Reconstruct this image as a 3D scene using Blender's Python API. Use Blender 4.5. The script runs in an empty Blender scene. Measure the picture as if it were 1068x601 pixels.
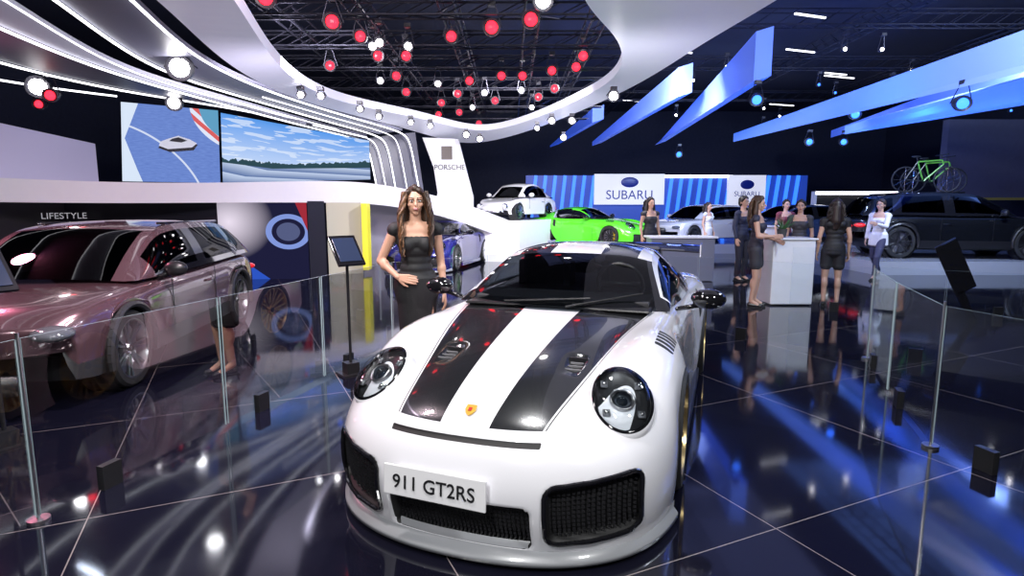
import bpy, math, random
import numpy as np
from mathutils import Vector, Matrix
random.seed(7)
S=bpy.context.scene
S.view_settings.view_transform='Standard'
cam=bpy.data.cameras.new('camera'); co=bpy.data.objects.new('camera',cam); S.collection.objects.link(co)
cam.lens=20.9; cam.sensor_width=36; co.location=(0,0,1.6); co.rotation_euler=(math.radians(90-8.1),0,0); S.camera=co
rad=math.radians
# ------------------------------------------------------------------ materials
def Mt(nt,op,*a):
    n=nt.nodes.new('ShaderNodeMath'); n.operation=op
    for i,x in enumerate(a):
        if isinstance(x,(int,float)): n.inputs[i].default_value=x
        else: nt.links.new(x,n.inputs[i])
    return n.outputs[0]
_mc={}
def pm(n,c,r=.4,m=0,e=0,ec=None,coat=0,noise=0.0,ior=1.5,nscale=8):
    if n in _mc: return _mc[n]
    a=bpy.data.materials.new(n);a.use_nodes=True;nt=a.node_tree;b=nt.nodes['Principled BSDF']
    b.inputs['Base Color'].default_value=(*c,1);b.inputs['Roughness'].default_value=r;b.inputs['Metallic'].default_value=m
    b.inputs['IOR'].default_value=ior; b.inputs['Coat Weight'].default_value=coat; b.inputs['Coat Roughness'].default_value=.04
    if e: b.inputs['Emission Color'].default_value=(*(ec or c),1); b.inputs['Emission Strength'].default_value=e
    if noise:
        tc=nt.nodes.new('ShaderNodeTexCoord'); nz=nt.nodes.new('ShaderNodeTexNoise'); nz.inputs['Scale'].default_value=nscale
        nt.links.new(tc.outputs['Object'],nz.inputs['Vector'])
        mx=nt.nodes.new('ShaderNodeMix'); mx.data_type='RGBA'; 
        mx.inputs[6].default_value=(*[x*(1-noise) for x in c],1); mx.inputs[7].default_value=(*[min(1,x*(1+noise)) for x in c],1)
        nt.links.new(nz.outputs[0],mx.inputs[0]); nt.links.new(mx.outputs[2],b.inputs['Base Color'])
    _mc[n]=a; return a
def glassm(n,tint,refl=.9,fs=1.0):
    if n in _mc: return _mc[n]
    a=bpy.data.materials.new(n);a.use_nodes=True;nt=a.node_tree;nt.nodes.clear()
    o=nt.nodes.new('ShaderNodeOutputMaterial');t=nt.nodes.new('ShaderNodeBsdfTransparent');g=nt.nodes.new('ShaderNodeBsdfGlossy')
    t.inputs[0].default_value=(*tint,1); g.inputs['Roughness'].default_value=.02; g.inputs[0].default_value=(refl,refl,refl,1)
    f=nt.nodes.new('ShaderNodeFresnel'); f.inputs[0].default_value=1.45; mx=nt.nodes.new('ShaderNodeMixShader')
    nt.links.new(Mt(nt,'MULTIPLY',f.outputs[0],fs),mx.inputs[0]);nt.links.new(t.outputs[0],mx.inputs[1]);nt.links.new(g.outputs[0],mx.inputs[2]);nt.links.new(mx.outputs[0],o.inputs[0])
    _mc[n]=a; return a
BLACK=pm('satin_black',(.012,.012,.014),.35); GLOSSBLK=pm('gloss_black',(.008,.008,.01),.06,coat=1)
RUBBER=pm('tyre_rubber',(.015,.015,.016),.7,noise=.3); CHROME=pm('chrome',(.8,.8,.82),.12,1)
STEEL=pm('brake_steel',(.45,.45,.47),.3,1,noise=.15,nscale=40); GOLD=pm('satin_gold_rim',(.66,.50,.24),.3,.9)
YELL=pm('caliper_yellow',(.8,.6,.02),.3); GREYRIM=pm('grey_rim',(.32,.32,.34),.28,1)
WGLASS=glassm('windscreen_glass',(.30,.33,.36)); CLEAR=glassm('clear_glass',(.90,.94,.96)); PRIV=glassm('privacy_glass',(.03,.03,.04),.8,.6)
BGLASS=glassm('barrier_glass',(.93,.96,.97),.9,.38)
LEDW=pm('led_white',(.1,.1,.1),.5,e=6,ec=(.95,.97,1)); LEDL=pm('led_line',(.2,.2,.2),.5,e=3,ec=(.93,.93,1))
WHITE=pm('white_lacquer',(.78,.78,.82),.25,noise=.03); SEATM=pm('seat_fabric',(.03,.03,.035),.8,noise=.4)
REDL=pm('tail_red',(.5,.01,.01),.15,e=.5,ec=(1,.02,.02),coat=1)
# ------------------------------------------------------------------ mesh builder
class MB:
    def __init__(s): s.v=[];s.f=[];s.m=[];s.mats=[]
    def mi(s,m):
        if m not in s.mats: s.mats.append(m)
        return s.mats.index(m)
    def add(s,v,f,m):
        k=len(s.v); s.v+= [tuple(map(float,p)) for p in v]; i=s.mi(m)
        for q in f: s.f.append([k+j for j in q]); s.m.append(i)
    def box(s,c,sz,m,rot=None):
        c=Vector(c);h=Vector(sz)/2
        V=[Vector((x*h.x,y*h.y,z*h.z)) for x in(-1,1) for y in(-1,1) for z in(-1,1)]
        if rot is not None:
            V=[rot@p for p in V]
        s.add([p+c for p in V],[(0,1,3,2),(4,6,7,5),(0,4,5,1),(2,3,7,6),(0,2,6,4),(1,5,7,3)],m)
    def cone(s,a,b,ra,rb,m,n=12,cap=True):
        a=Vector(a);b=Vector(b);d=(b-a)
        if d.length<1e-6:return
        q=d.to_track_quat('Z','Y');V=[]
        for p,r in((a,ra),(b,rb)):
            for i in range(n):
                t=2*math.pi*i/n; V.append(p+q@Vector((r*math.cos(t),r*math.sin(t),0)))
        F=[(i,(i+1)%n,n+(i+1)%n,n+i) for i in range(n)]
        if cap: F+=[tuple(range(n-1,-1,-1)),tuple(range(n,2*n))]
        s.add(V,F,m)
    def ball(s,c,r,m,n=14,k=9,rot=None):
        c=Vector(c); r=(r,r,r) if isinstance(r,(int,float)) else r; V=[]
        def tr(p):
            p=Vector(p)
            if rot is not None:p=rot@p
            return p+c
        V.append(tr((0,0,r[2])))
        for j in range(1,k):
            f=math.pi*j/k
            for i in range(n):
                t=2*math.pi*i/n; V.append(tr((r[0]*math.sin(f)*math.cos(t),r[1]*math.sin(f)*math.sin(t),r[2]*math.cos(f))))
        V.append(tr((0,0,-r[2]))); F=[]
        for i in range(n): F.append((0,1+i,1+(i+1)%n))
        for j in range(k-2):
            for i in range(n): a=1+j*n;F.append((a+i,a+n+i,a+n+(i+1)%n,a+(i+1)%n))
        a=1+(k-2)*n
        for i in range(n): F.append((a+i,len(V)-1,a+(i+1)%n))
        s.add(V,F,m)
    def cap(s,a,b,ra,rb,m,n=12):
        s.cone(a,b,ra,rb,m,n); s.ball(a,ra,m,n,8); s.ball(b,rb,m,n,8)
    def lathe(s,prof,c,axis,m,n=40):
        c=Vector(c);q=Vector(axis).to_track_quat('Z','Y');V=[];P=len(prof)
        for i in range(n):
            t=2*math.pi*i/n
            for h,r in prof: V.append(c+q@Vector((r*math.cos(t),r*math.sin(t),h)))
        F=[(i*P+j,((i+1)%n)*P+j,((i+1)%n)*P+j+1,i*P+j+1) for i in range(n) for j in range(P-1)]
        s.add(V,F,m)
    def grid(s,G,m):
        R,K=len(G),len(G[0]); s.add([p for r in G for p in r],[(i*K+j,i*K+j+1,(i+1)*K+j+1,(i+1)*K+j) for i in range(R-1) for j in range(K-1)],m)
    def obj(s,name,parent=None,smooth=False,remesh=0,bevel=0,sm=2,auto=False):
        me=bpy.data.meshes.new(name);me.from_pydata(s.v,[],s.f);me.update()
        for x in s.mats: me.materials.append(x)
        for p,i in zip(me.polygons,s.m): p.material_index=i; p.use_smooth=smooth
        o=bpy.data.objects.new(name,me);S.collection.objects.link(o)
        if auto:
            for p in me.polygons:p.use_smooth=True
            me.set_sharp_from_angle(angle=rad(38))
        if remesh:
            r=o.modifiers.new('remesh','REMESH');r.mode='VOXEL';r.voxel_size=remesh;r.use_smooth_shade=True
            k=o.modifiers.new('smooth','SMOOTH');k.iterations=sm;k.factor=.5
        if bevel:
            b=o.modifiers.new('bevel','BEVEL');b.width=bevel;b.segments=2
        if parent: o.parent=parent
        return o
def empty(name,loc=(0,0,0),rz=0,sc=1):
    e=bpy.data.objects.new(name,None);S.collection.objects.link(e);e.location=loc;e.rotation_euler=(0,0,rad(rz));e.scale=(sc,)*3 if not isinstance(sc,tuple) else sc;e.empty_display_size=.2
    return e
def text(name,body,size,loc,rot,mat,parent=None,ext=.002,sx=1):
    c=bpy.data.curves.new(name,'FONT');c.body=body;c.size=size;c.align_x='CENTER';c.align_y='CENTER';c.extrude=ext;c.materials.append(mat)
    o=bpy.data.objects.new(name,c);S.collection.objects.link(o);o.location=loc;o.rotation_euler=rot;o.scale=(sx,1,1)
    if parent:o.parent=parent
    return o
def bs(t): return np.array([(1-t)**3,3*t**3-6*t*t+4,-3*t**3+3*t*t+3*t+1,t**3])/6
def extd(C,mir):
    first=2*C[0]-C[1] if not mir else C[1]*np.array([-1,1,1])
    return np.concatenate([[first],C,[2*C[-1]-C[-2]]])
def ev(C,n,mir=False):
    C=extd(np.array(C,float),mir); out=[]
    for i in range(len(C)-3):
        for k in range(n): out.append(np.tensordot(bs(k/n),C[i:i+4],1))
    out.append(np.tensordot(bs(1.0),C[-4:],1)); return np.array(out)
def surf(C,nr,nc,mir=True):
    A=ev(np.array(C,float),nr); return np.array([ev(r,nc,mir) for r in A])
def mirrored(B):
    M=B[:,:0:-1].copy(); M[...,0]*=-1
    return np.concatenate([M,B],1)
def gobj(name,G,mats,parent=None,mf=None,solid=0):
    R,K=G.shape[:2];F=[(i*K+j,i*K+j+1,(i+1)*K+j+1,(i+1)*K+j) for i in range(R-1) for j in range(K-1)]
    m=bpy.data.meshes.new(name);m.from_pydata(G.reshape(-1,3).tolist(),[],F);m.update()
    for x in mats:m.materials.append(x)
    for p in m.polygons:
        p.use_smooth=True
        if mf: p.material_index=mf(p.index//(K-1),p.index%(K-1),p.center)
    o=bpy.data.objects.new(name,m);S.collection.objects.link(o)
    if parent:o.parent=parent
    return o
# ------------------------------------------------------------------ wheels
def wheel(par,name,x,y,R,w,side,rim,cal=YELL,ns=10):
    b=MB();ax=(side,0,0);h=w/2;rr=R*.78;c=(x,y,R)
    b.lathe([(-h,rr),(-h,R*.93),(-h*.8,R*.99),(0,R),(h*.8,R*.99),(h,R*.93),(h,rr),(h*.9,rr*.98)],c,ax,RUBBER,48)
    b.lathe([(h*.98,rr*1.01),(h*.98,rr*.95),(h*.6,rr*.9),(-h*.9,rr*.88),(-h*.9,rr*.3)],c,ax,rim,48)
    b.lathe([(h*.25,0.001),(h*.25,rr*.82),(h*.15,rr*.82),(h*.15,.01)],c,ax,STEEL,40)
    q=Vector(ax).to_track_quat('Z','Y')
    b.lathe([(h*.75,.001),(h*.78,rr*.16),(h*.5,rr*.22)],c,ax,rim,24)
    b.lathe([(h*.84,.001),(h*.84,rr*.1),(h*.7,rr*.12)],c,ax,BLACK,20)
    for i in range(ns):
        t=2*math.pi*i/ns
        for dt in(-.13,.13):
            d0=Vector((math.cos(t),math.sin(t),0));d1=Vector((math.cos(t+dt),math.sin(t+dt),0))
            a=d0*rr*.15+Vector((0,0,h*.66));e=d1*rr*.94+Vector((0,0,h*.86))
            n=(e-a).normalized();s=n.cross(Vector((0,0,1))).normalized();wd0,wd1=rr*.035,rr*.045;dp=Vector((0,0,.022))
            V=[a-s*wd0,a+s*wd0,e+s*wd1,e-s*wd1];V=V+[p-dp for p in V]
            V=[Vector(c)+q@p for p in V]
            b.add(V,[(0,1,2,3),(4,7,6,5),(0,4,5,1),(1,5,6,2),(2,6,7,3),(3,7,4,0)],rim)
    for k in range(5):
        p=Vector(c)+q@Vector((0,0,h*.35)); 
        b.box(p+Vector((0,-math.cos(rad(40-k*20))*rr*.66,math.sin(rad(40-k*20))*rr*.66)),(.05,.05,.07),cal)
    b.obj(name,par,auto=True)
# ------------------------------------------------------------------ sports coupe (rear engined)
cage=[
[(0,-.04,.05),(.20,-.035,.05),(.40,.0,.05),(.58,.07,.05),(.73,.18,.055),(.83,.33,.07),(.88,.48,.09),(.905,.60,.11),(.90,.70,.13)],
[(0,-.10,.19),(.2,-.095,.19),(.4,-.065,.19),(.59,.01,.19),(.745,.13,.19),(.845,.29,.20),(.90,.45,.21),(.915,.57,.22),(.91,.665,.22)],
[(0,-.12,.36),(.2,-.115,.36),(.4,-.085,.36),(.59,-.01,.36),(.745,.11,.36),(.85,.28,.36),(.905,.44,.36),(.918,.56,.35),(.915,.643,.34)],
[(0,-.07,.50),(.2,-.065,.50),(.4,-.03,.50),(.58,.05,.495),(.73,.165,.485),(.835,.31,.485),(.895,.46,.485),(.915,.57,.48),(.91,.667,.47)],
[(0,.0,.585),(.2,.005,.585),(.4,.045,.58),(.56,.13,.57),(.69,.235,.555),(.79,.35,.56),(.865,.48,.57),(.90,.59,.57),(.905,.705,.55)],
[(0,.12,.64),(.2,.13,.64),(.38,.175,.635),(.52,.26,.62),(.64,.34,.63),(.745,.42,.635),(.835,.52,.64),(.89,.62,.635),(.905,.755,.605)],
[(0,.32,.705),(.2,.33,.703),(.37,.36,.69),(.50,.42,.675),(.615,.47,.72),(.72,.52,.735),(.815,.60,.715),(.88,.69,.69),(.905,.83,.655)],
[(0,.58,.765),(.2,.59,.763),(.36,.60,.75),(.49,.62,.73),(.60,.64,.795),(.70,.67,.825),(.80,.73,.795),(.875,.80,.745),(.908,.91,.69)],
[(0,.88,.815),(.2,.88,.813),(.37,.88,.80),(.50,.88,.785),(.61,.88,.845),(.71,.90,.87),(.81,.93,.835),(.885,.96,.765),(.912,1.0,.70)],
[(0,1.15,.855),(.2,1.15,.853),(.38,1.15,.84),(.52,1.15,.83),(.63,1.14,.865),(.73,1.13,.88),(.82,1.12,.84),(.885,1.11,.77),(.910,1.10,.685)],
[(0,1.40,.885),(.2,1.40,.883),(.4,1.40,.875),(.55,1.40,.865),(.66,1.37,.87),(.75,1.33,.865),(.83,1.28,.82),(.88,1.24,.74),(.905,1.21,.63)],
[(0,1.65,.90),(.2,1.65,.9),(.42,1.65,.90),(.58,1.65,.895),(.68,1.6,.885),(.76,1.52,.87),(.83,1.45,.80),(.875,1.38,.66),(.90,1.31,.50)],
[(0,1.9,.90),(.2,1.9,.9),(.43,1.9,.9),(.6,1.9,.90),(.70,1.85,.89),(.78,1.75,.87),(.845,1.62,.78),(.87,1.5,.55),(.89,1.36,.30)],
[(0,2.15,.9),(.2,2.15,.9),(.45,2.15,.9),(.62,2.15,.9),(.72,2.1,.90),(.80,2.0,.88),(.855,1.85,.76),(.87,1.65,.45),(.87,1.42,.14)],
[(0,2.4,.9),(.2,2.4,.9),(.45,2.4,.9),(.62,2.4,.9),(.73,2.35,.90),(.81,2.3,.885),(.86,2.25,.76),(.875,2.2,.40),(.87,2.15,.12)],
[(0,2.8,.9),(.2,2.8,.9),(.45,2.8,.9),(.63,2.8,.9),(.74,2.75,.905),(.82,2.75,.89),(.865,2.75,.77),(.885,2.72,.45),(.88,2.7,.13)],
[(0,3.05,.9),(.2,3.05,.9),(.45,3.05,.9),(.63,3.05,.9),(.75,3.03,.91),(.84,3.0,.90),(.895,3.0,.78),(.92,2.95,.5),(.91,3.0,.16)],
[(0,3.25,.9),(.2,3.25,.9),(.45,3.25,.9),(.64,3.25,.905),(.76,3.22,.915),(.85,3.2,.91),(.92,3.18,.80),(.94,3.15,.62),(.93,3.12,.48)],
[(0,3.5,.9),(.2,3.5,.9),(.45,3.5,.9),(.64,3.5,.91),(.76,3.47,.92),(.86,3.45,.91),(.935,3.45,.83),(.95,3.45,.78),(.94,3.45,.725)],
[(0,3.8,.9),(.2,3.8,.9),(.45,3.8,.9),(.63,3.8,.91),(.74,3.8,.91),(.85,3.8,.90),(.92,3.78,.80),(.94,3.77,.65),(.93,3.78,.52)],
[(0,4.05,.9),(.2,4.05,.9),(.45,4.05,.9),(.6,4.05,.9),(.72,4.05,.90),(.83,4.03,.88),(.90,4.0,.75),(.92,3.9,.5),(.91,3.83,.28)],
[(0,4.3,.86),(.2,4.3,.86),(.42,4.3,.86),(.55,4.3,.86),(.66,4.3,.85),(.78,4.27,.80),(.86,4.2,.66),(.87,4.1,.4),(.85,4.0,.2)],
[(0,4.48,.72),(.2,4.48,.72),(.4,4.47,.72),(.53,4.45,.72),(.64,4.42,.71),(.75,4.36,.68),(.82,4.28,.6),(.84,4.2,.4),(.82,4.15,.22)],
[(0,4.5,.3),(.2,4.5,.3),(.4,4.49,.3),(.53,4.47,.3),(.64,4.43,.3),(.74,4.38,.3),(.8,4.3,.3),(.82,4.25,.28),(.8,4.2,.2)]]
ghc=[[(0,1.42,.875),(.3,1.45,.875),(.54,1.54,.88),(.72,1.68,.885)],
[(0,1.65,1.01),(.28,1.68,1.01),(.51,1.75,1.0),(.675,1.83,.985)],
[(0,1.9,1.14),(.26,1.92,1.135),(.46,1.97,1.12),(.615,2.02,1.09)],
[(0,2.15,1.24),(.24,2.16,1.235),(.43,2.19,1.22),(.565,2.22,1.18)],
[(0,2.55,1.30),(.22,2.55,1.295),(.42,2.55,1.275),(.55,2.55,1.23)],
[(0,3.0,1.26),(.22,3.0,1.255),(.4,3.0,1.235),(.54,3.0,1.19)],
[(0,3.4,1.14),(.22,3.4,1.13),(.38,3.4,1.11),(.51,3.4,1.07)],
[(0,3.8,.98),(.2,3.8,.98),(.36,3.8,.96),(.49,3.8,.92)],
[(0,4.1,.87),(.2,4.1,.87),(.36,4.1,.86),(.48,4.1,.85)]]
IN_SIDE=(.60,.275,.19,.14,.05,.10); IN_MID=(0,.185,.345,.11,.04,0); SLOT=(0,.548,.37,.011,.006,0)
def paint_mat(name,col,stripes=True,stripecol=(.012,.013,.015)):
    a=bpy.data.materials.new(name);a.use_nodes=True;nt=a.node_tree;b=nt.nodes['Principled BSDF'];L=nt.links
    tc=nt.nodes.new('ShaderNodeTexCoord');sp=nt.nodes.new('ShaderNodeSeparateXYZ');L.new(tc.outputs['Object'],sp.inputs[0])
    X,Y,Z=sp.outputs;M=lambda *q:Mt(nt,*q);ax=M('ABSOLUTE',X)
    def rb(u,v,p,k=True):
        cx,cz,hx,hz,r,sh=p
        vv=M('SUBTRACT',v,M('MULTIPLY',M('SUBTRACT',u,cx),sh)) if sh else v
        qx=M('MAXIMUM',M('SUBTRACT',M('ABSOLUTE',M('SUBTRACT',u,cx)),hx-r),0.0);qz=M('MAXIMUM',M('SUBTRACT',M('ABSOLUTE',M('SUBTRACT',vv,cz)),hz-r),0.0)
        return M('LESS_THAN',M('SQRT',M('ADD',M('MULTIPLY',qx,qx),M('MULTIPLY',qz,qz))),r)
    front=M('LESS_THAN',Y,.42)
    msk=M('MULTIPLY',front,M('MAXIMUM',M('MAXIMUM',rb(ax,Z,IN_SIDE),rb(X,Z,IN_MID)),rb(X,Z,SLOT)))
    lou=M('MULTIPLY',rb(ax,Y,(.80,1.03,.05,.14,.02,.15)),M('GREATER_THAN',Z,.74))
    lou=M('MULTIPLY',lou,M('LESS_THAN',M('FRACT',M('MULTIPLY',Y,18.0)),.72))
    msk=M('MAXIMUM',msk,lou)
    sid=M('MULTIPLY',rb(Y,Z,(3.04,.74,.05,.11,.04,.5)),M('GREATER_THAN',ax,.84)); msk=M('MAXIMUM',msk,sid)
    for yy in(1.62,2.78):
        msk=M('MAXIMUM',msk,M('MULTIPLY',M('LESS_THAN',M('ABSOLUTE',M('SUBTRACT',Y,yy)),.004),M('MULTIPLY',M('GREATER_THAN',ax,.82),M('GREATER_THAN',Z,.2))))
    top=M('MULTIPLY',M('GREATER_THAN',Z,.593),M('LESS_THAN',Y,1.62))
    edge=M('SUBTRACT',ax,M('ADD',M('MULTIPLY',Y,.19),.345))
    line=M('MULTIPLY',top,M('LESS_THAN',M('ABSOLUTE',M('SUBTRACT',edge,.012)),.003)); msk=M('MAXIMUM',msk,line)
    if stripes:
        inn=M('GREATER_THAN',ax,M('ADD',M('MULTIPLY',Y,.05),.120));st=M('MULTIPLY',M('MULTIPLY',inn,M('LESS_THAN',edge,0.0)),top)
        st=M('MAXIMUM',st,M('MULTIPLY',M('GREATER_THAN',Y,2.0),M('MULTIPLY',M('GREATER_THAN',ax,.2),M('LESS_THAN',ax,.47))))
    mx=nt.nodes.new('ShaderNodeMix');mx.data_type='RGBA';mx.inputs[6].default_value=(*col,1);mx.inputs[7].default_value=(*stripecol,1)
    if stripes:L.new(st,mx.inputs[0])
    else: mx.inputs[0].default_value=0
    m2=nt.nodes.new('ShaderNodeMix');m2.data_type='RGBA';L.new(mx.outputs[2],m2.inputs[6]);m2.inputs[7].default_value=(.006,.006,.007,1);L.new(msk,m2.inputs[0])
    L.new(m2.outputs[2],b.inputs['Base Color'])
    L.new(M('ADD',M('MULTIPLY',msk,.4),.2),b.inputs['Roughness']);L.new(M('SUBTRACT',1.0,msk),b.inputs['Coat Weight']);b.inputs['Coat Roughness'].default_value=.03
    return a
def sdf(u,v,p):
    cx,cz,hx,hz,r,sh=p;v=v-(u-cx)*sh
    return np.sqrt(np.maximum(abs(u-cx)-(hx-r),0)**2+np.maximum(abs(v-cz)-(hz-r),0)**2)-r
def coupe(name,loc,rz,sc,col,stripes,rim,full=True,interior=True):
    E=empty(name,loc,rz,sc);P=paint_mat(name+'_paint',col,stripes);n=12 if full else 6
    B=surf(cage,n,n);B0=B.copy()
    x,y,z=abs(B[...,0]),B[...,1],B[...,2];fr=(y<.42)
    for p,dep in((IN_SIDE,.07),(IN_MID,.08),(SLOT,.02)):
        d=sdf(x,z,p);k=np.clip(-d/.02,0,1)*fr;B[...,1]+=k*dep
    duct=(.36,.64,.055,.13,.04,-.0)
    d=sdf(x,y,duct);k=np.clip(-d/.03,0,1)*(z>.6);B[...,2]-=k*.03*np.clip((y-.5)/.25,0,1)
    gobj('body',mirrored(B),[P],E)
    b=MB();b.box((0,2.2,.16),(1.5,3.3,.08),BLACK);b.box((0,2.35,.4),(1.1,3.2,.4),BLACK)
    for yy in(1.0,3.45):
        for s in(-1,1): b.lathe([(0,.001),(0,.37),(.28,.38)],(s*.60,yy,.36),(s,0,0),BLACK,30)
    b.obj('underbody',E)
    L0=ev(np.array(cage[0][:8]),10,True);L0[:,2]=0
    out=L0.copy();out[:,1]-=.06*(1-np.clip(L0[:,0]/.95,0,1)**2)+.02;out[:,0]*=1.025
    G=np.array([L0+[0,.02,.10],L0+[0,-.004,.075],out+[0,0,.056],out+[0,.0,.030],L0+[0,.06,.030]])
    gobj('splitter',mirrored(G),[pm('splitter_grey',(.30,.31,.33),.3,coat=.6)],E)
    b=MB()
    for s in(-1,1): b.box((s*.895,2.22,.12),(.05,1.62,.09),P if not stripes else BLACK)
    b.obj('side_skirts',E,bevel=.012)
    b=MB();NET=pm('intake_net',(.035,.035,.04),.4,.5)
    def yfront(xx,zz):
        dd=(B0[...,0]-abs(xx))**2+(B0[...,2]-zz)**2+ (B0[...,1]>.6)*9;return B0[...,1].flat[dd.argmin()]
    R45=(Matrix.Rotation(rad(45),3,'Y'),Matrix.Rotation(rad(-45),3,'Y'))
    if full:
        for s in(-1,1):
            for i in range(19):
                xx=.42+i*.02
                zc=.275+(xx-.60)*.10
                for k in range(13):
                    zz=zc-.132+k*.022
                    if sdf(np.array(xx),np.array(zz),IN_SIDE)<-.008:
                        yy=yfront(xx,zz)+.045
                        for rt in R45:b.box((s*xx,yy,zz),(.015,.006,.005),NET,rt)
        for i in range(33):
            xx=-.32+i*.02
            for k in range(10):
                zz=.09+k*.022; yy=yfront(xx,zz)+.055
                for rt in R45:b.box((xx,yy,zz),(.015,.006,.005),NET,rt)
    def ring(p,s,m,r=.011,off=-.004):
        cx,cz,hx,hz,rr,sh=p;pts=[]
        for q,(sx,sz) in enumerate([(1,1),(-1,1),(-1,-1),(1,-1)]):
            for t in range(5):
                a=rad(q*90+t*22.5);u=cx+sx*(hx-rr)+rr*math.cos(a);v=cz+sz*(hz-rr)+rr*math.sin(a)+(u-cx)*sh
                pts.append(Vector((s*u,yfront(u,v)+off,v)))
        P2=[]
        for i in range(len(pts)):
            a,c=pts[i],pts[(i+1)%len(pts)];k=max(1,int((c-a).length/.04))
            for j in range(k):
                q=a.lerp(c,j/k);q.y=yfront(q.x,q.z)+off;P2.append(q)
        for i in range(len(P2)): b.cap(P2[i],P2[(i+1)%len(P2)],r,r,m,8)
    if full:
        ring(IN_SIDE,1,GLOSSBLK);ring(IN_SIDE,-1,GLOSSBLK)
    b.obj('intake_grilles',E,auto=True)
    G=surf(ghc,8,8);gm=WGLASS
    def top(i,j,c):
        jj=abs(j-23.5)
        if i<23: return 1 if jj<21.6 else 2
        if i>42 and i<58: return 1 if jj<20.5 else 0
        return 0
    gobj('roof_and_screens',mirrored(G),[P,gm,GLOSSBLK],E,mf=top)
    rail=G[:,-1];R=len(rail)
    bx=np.interp(np.linspace(0,1,R),[0,.15,.35,.55,.75,.9,1],[.735,.76,.80,.815,.79,.70,.5]);by=np.interp(np.linspace(0,1,R),[0,.12,.3,.5,.7,.88,1],[1.66,1.80,2.15,2.6,3.15,3.7,4.1])
    bz=np.full(R,.885)
    belt=np.stack([bx,by,bz],1);side=np.array([[rail[i]*(1-t)+belt[i]*t+np.array([.035*math.sin(t*math.pi),0,0]) for t in np.linspace(0,1,9)] for i in range(R)])
    def sf(i,j,c):
        if i<6: return 1
        if 7<=i<27 and 1<=j<=6: return 2
        if 29<=i<44 and 1<=j<=6: return 2
        if j==0 and i<46: return 1 if i>30 else 0
        return 1 if (27<=i<29 or j>=6 and i<44) else 0
    for s in(-1,1):
        sd=side.copy();sd[...,0]*=s;gobj('side_glass_%s'%('l' if s>0 else 'r'),sd,[P,GLOSSBLK,WGLASS],E,mf=sf)
    if interior:
        b=MB();b.box((0,1.85,.88),(1.25,.4,.12),SEATM);b.box((0,2.5,.9),(1.3,2.0,.02),BLACK)
        for s in(-.36,.36):
            b.box((s,2.65,1.0),(.44,.12,.32),SEATM,Matrix.Rotation(rad(-15),3,'X'));b.box((s,2.72,1.15),(.26,.10,.16),SEATM,Matrix.Rotation(rad(-12),3,'X'))
            b.box((s-.2,2.6,.98),(.06,.2,.28),SEATM);b.box((s+.2,2.6,.98),(.06,.2,.28),SEATM)
        b.obj('seats_and_dash',E,bevel=.03)
        b=MB();pr=[(.17+.014*math.cos(a),.014*math.sin(a)) for a in np.linspace(0,2*math.pi,9)]
        b.lathe([(h,r) for r,h in pr],(.36,2.08,1.0),(0,.9,.35),BLACK,28);b.box((.36,2.08,1.0),(.3,.02,.04),BLACK)
        for s in(-1,1): b.cone((s*.5,3.0,.9),(s*.42,2.85,1.2),.018,.018,BLACK)
        b.cone((-.42,2.85,1.2),(.42,2.85,1.2),.018,.018,BLACK);b.cone((-.42,2.85,1.2),(.5,3.0,.9),.016,.016,BLACK)
        b.obj('steering_wheel_and_cage',E,smooth=True)
    b=MB();b.cone((-.35,1.50,.925),(.25,1.56,.965),.008,.006,BLACK);b.cone((.1,1.46,.915),(.58,1.70,.995),.008,.006,BLACK)
    b.obj('wipers',E)
    dx=np.gradient(B0,axis=0);dy=np.gradient(B0,axis=1);N=np.cross(dx,dy);N/=np.linalg.norm(N,axis=-1)[...,None]+1e-9
    tgt=np.array([.655,.40]);dd=(B0[...,0]-tgt[0])**2+(B0[...,1]-tgt[1])**2+(B0[...,2]<.5)*9;i,j=np.unravel_index(dd.argmin(),dd.shape)
    nn=N[max(i-9,0):i+10,max(j-9,0):j+10].reshape(-1,3).mean(0);nn/=np.linalg.norm(nn)
    if nn[1]>0: nn=-nn
    nn=Vector((max(nn[0],.12),nn[1]-.1,nn[2])).normalized()
    c0=Vector(B0[i,j])+nn*.012
    for s in(-1,1):
        n_=Vector((nn.x*s,nn.y,nn.z));c=Vector((c0.x*s,c0.y,c0.z));up=(Vector((0,.15,1))-n_*n_.dot(Vector((0,.15,1)))).normalized();rt=up.cross(n_).normalized()
        a,bb=.150,.192
        def ell(r,h,m=56): return [c+rt*(a*r*math.cos(t))+up*(bb*r*math.sin(t))+n_*h for t in np.linspace(0,2*math.pi,m)]
        q=MB()
        q.grid([ell(1.10,-.10),ell(1.06,-.02),ell(1.0,.010),ell(.96,.012)],P)
        q.grid([ell(.985,.0125),ell(.955,.020),ell(.91,.018),ell(.87,.0)],GLOSSBLK)
        q.grid([ell(.93,.008),ell(.8,-.01),ell(.4,-.02),ell(.01,-.022)],BLACK)
        q.obj('headlight_bezel_%s'%('l' if s>0 else 'r'),E,smooth=True)
        q=MB();q.lathe([(-.03,.060),(.012,.062),(.018,.057),(.0,.050)],c,n_,STEEL,30);q.ball(c-n_*.005,.048,glassm('lens',(.25,.28,.32)))
        q.ball(c-n_*.02,.03,pm('lamp_core',(.15,.17,.2),.1,.3))
        for qx,qz in((-.55,.42),(.55,.42),(-.55,-.42),(.55,-.42)):
            pc=c+rt*a*qx+up*bb*qz+n_*.006
            q.box(pc,(.034,.034,.012),pm('drl',(.22,.22,.24),.25,.3),Matrix((rt,up,n_)).transposed())
            q.ball(pc+n_*.008,.012,CHROME)
        q.obj('headlight_optics_%s'%('l' if s>0 else 'r'),E,smooth=True)
        q=MB();q.grid([ell(.96,.018),ell(.85,.038),ell(.6,.058),ell(.3,.066),ell(.01,.068)],CLEAR);q.obj('headlight_lens_%s'%('l' if s>0 else 'r'),E,smooth=True)
    b=MB()
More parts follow.
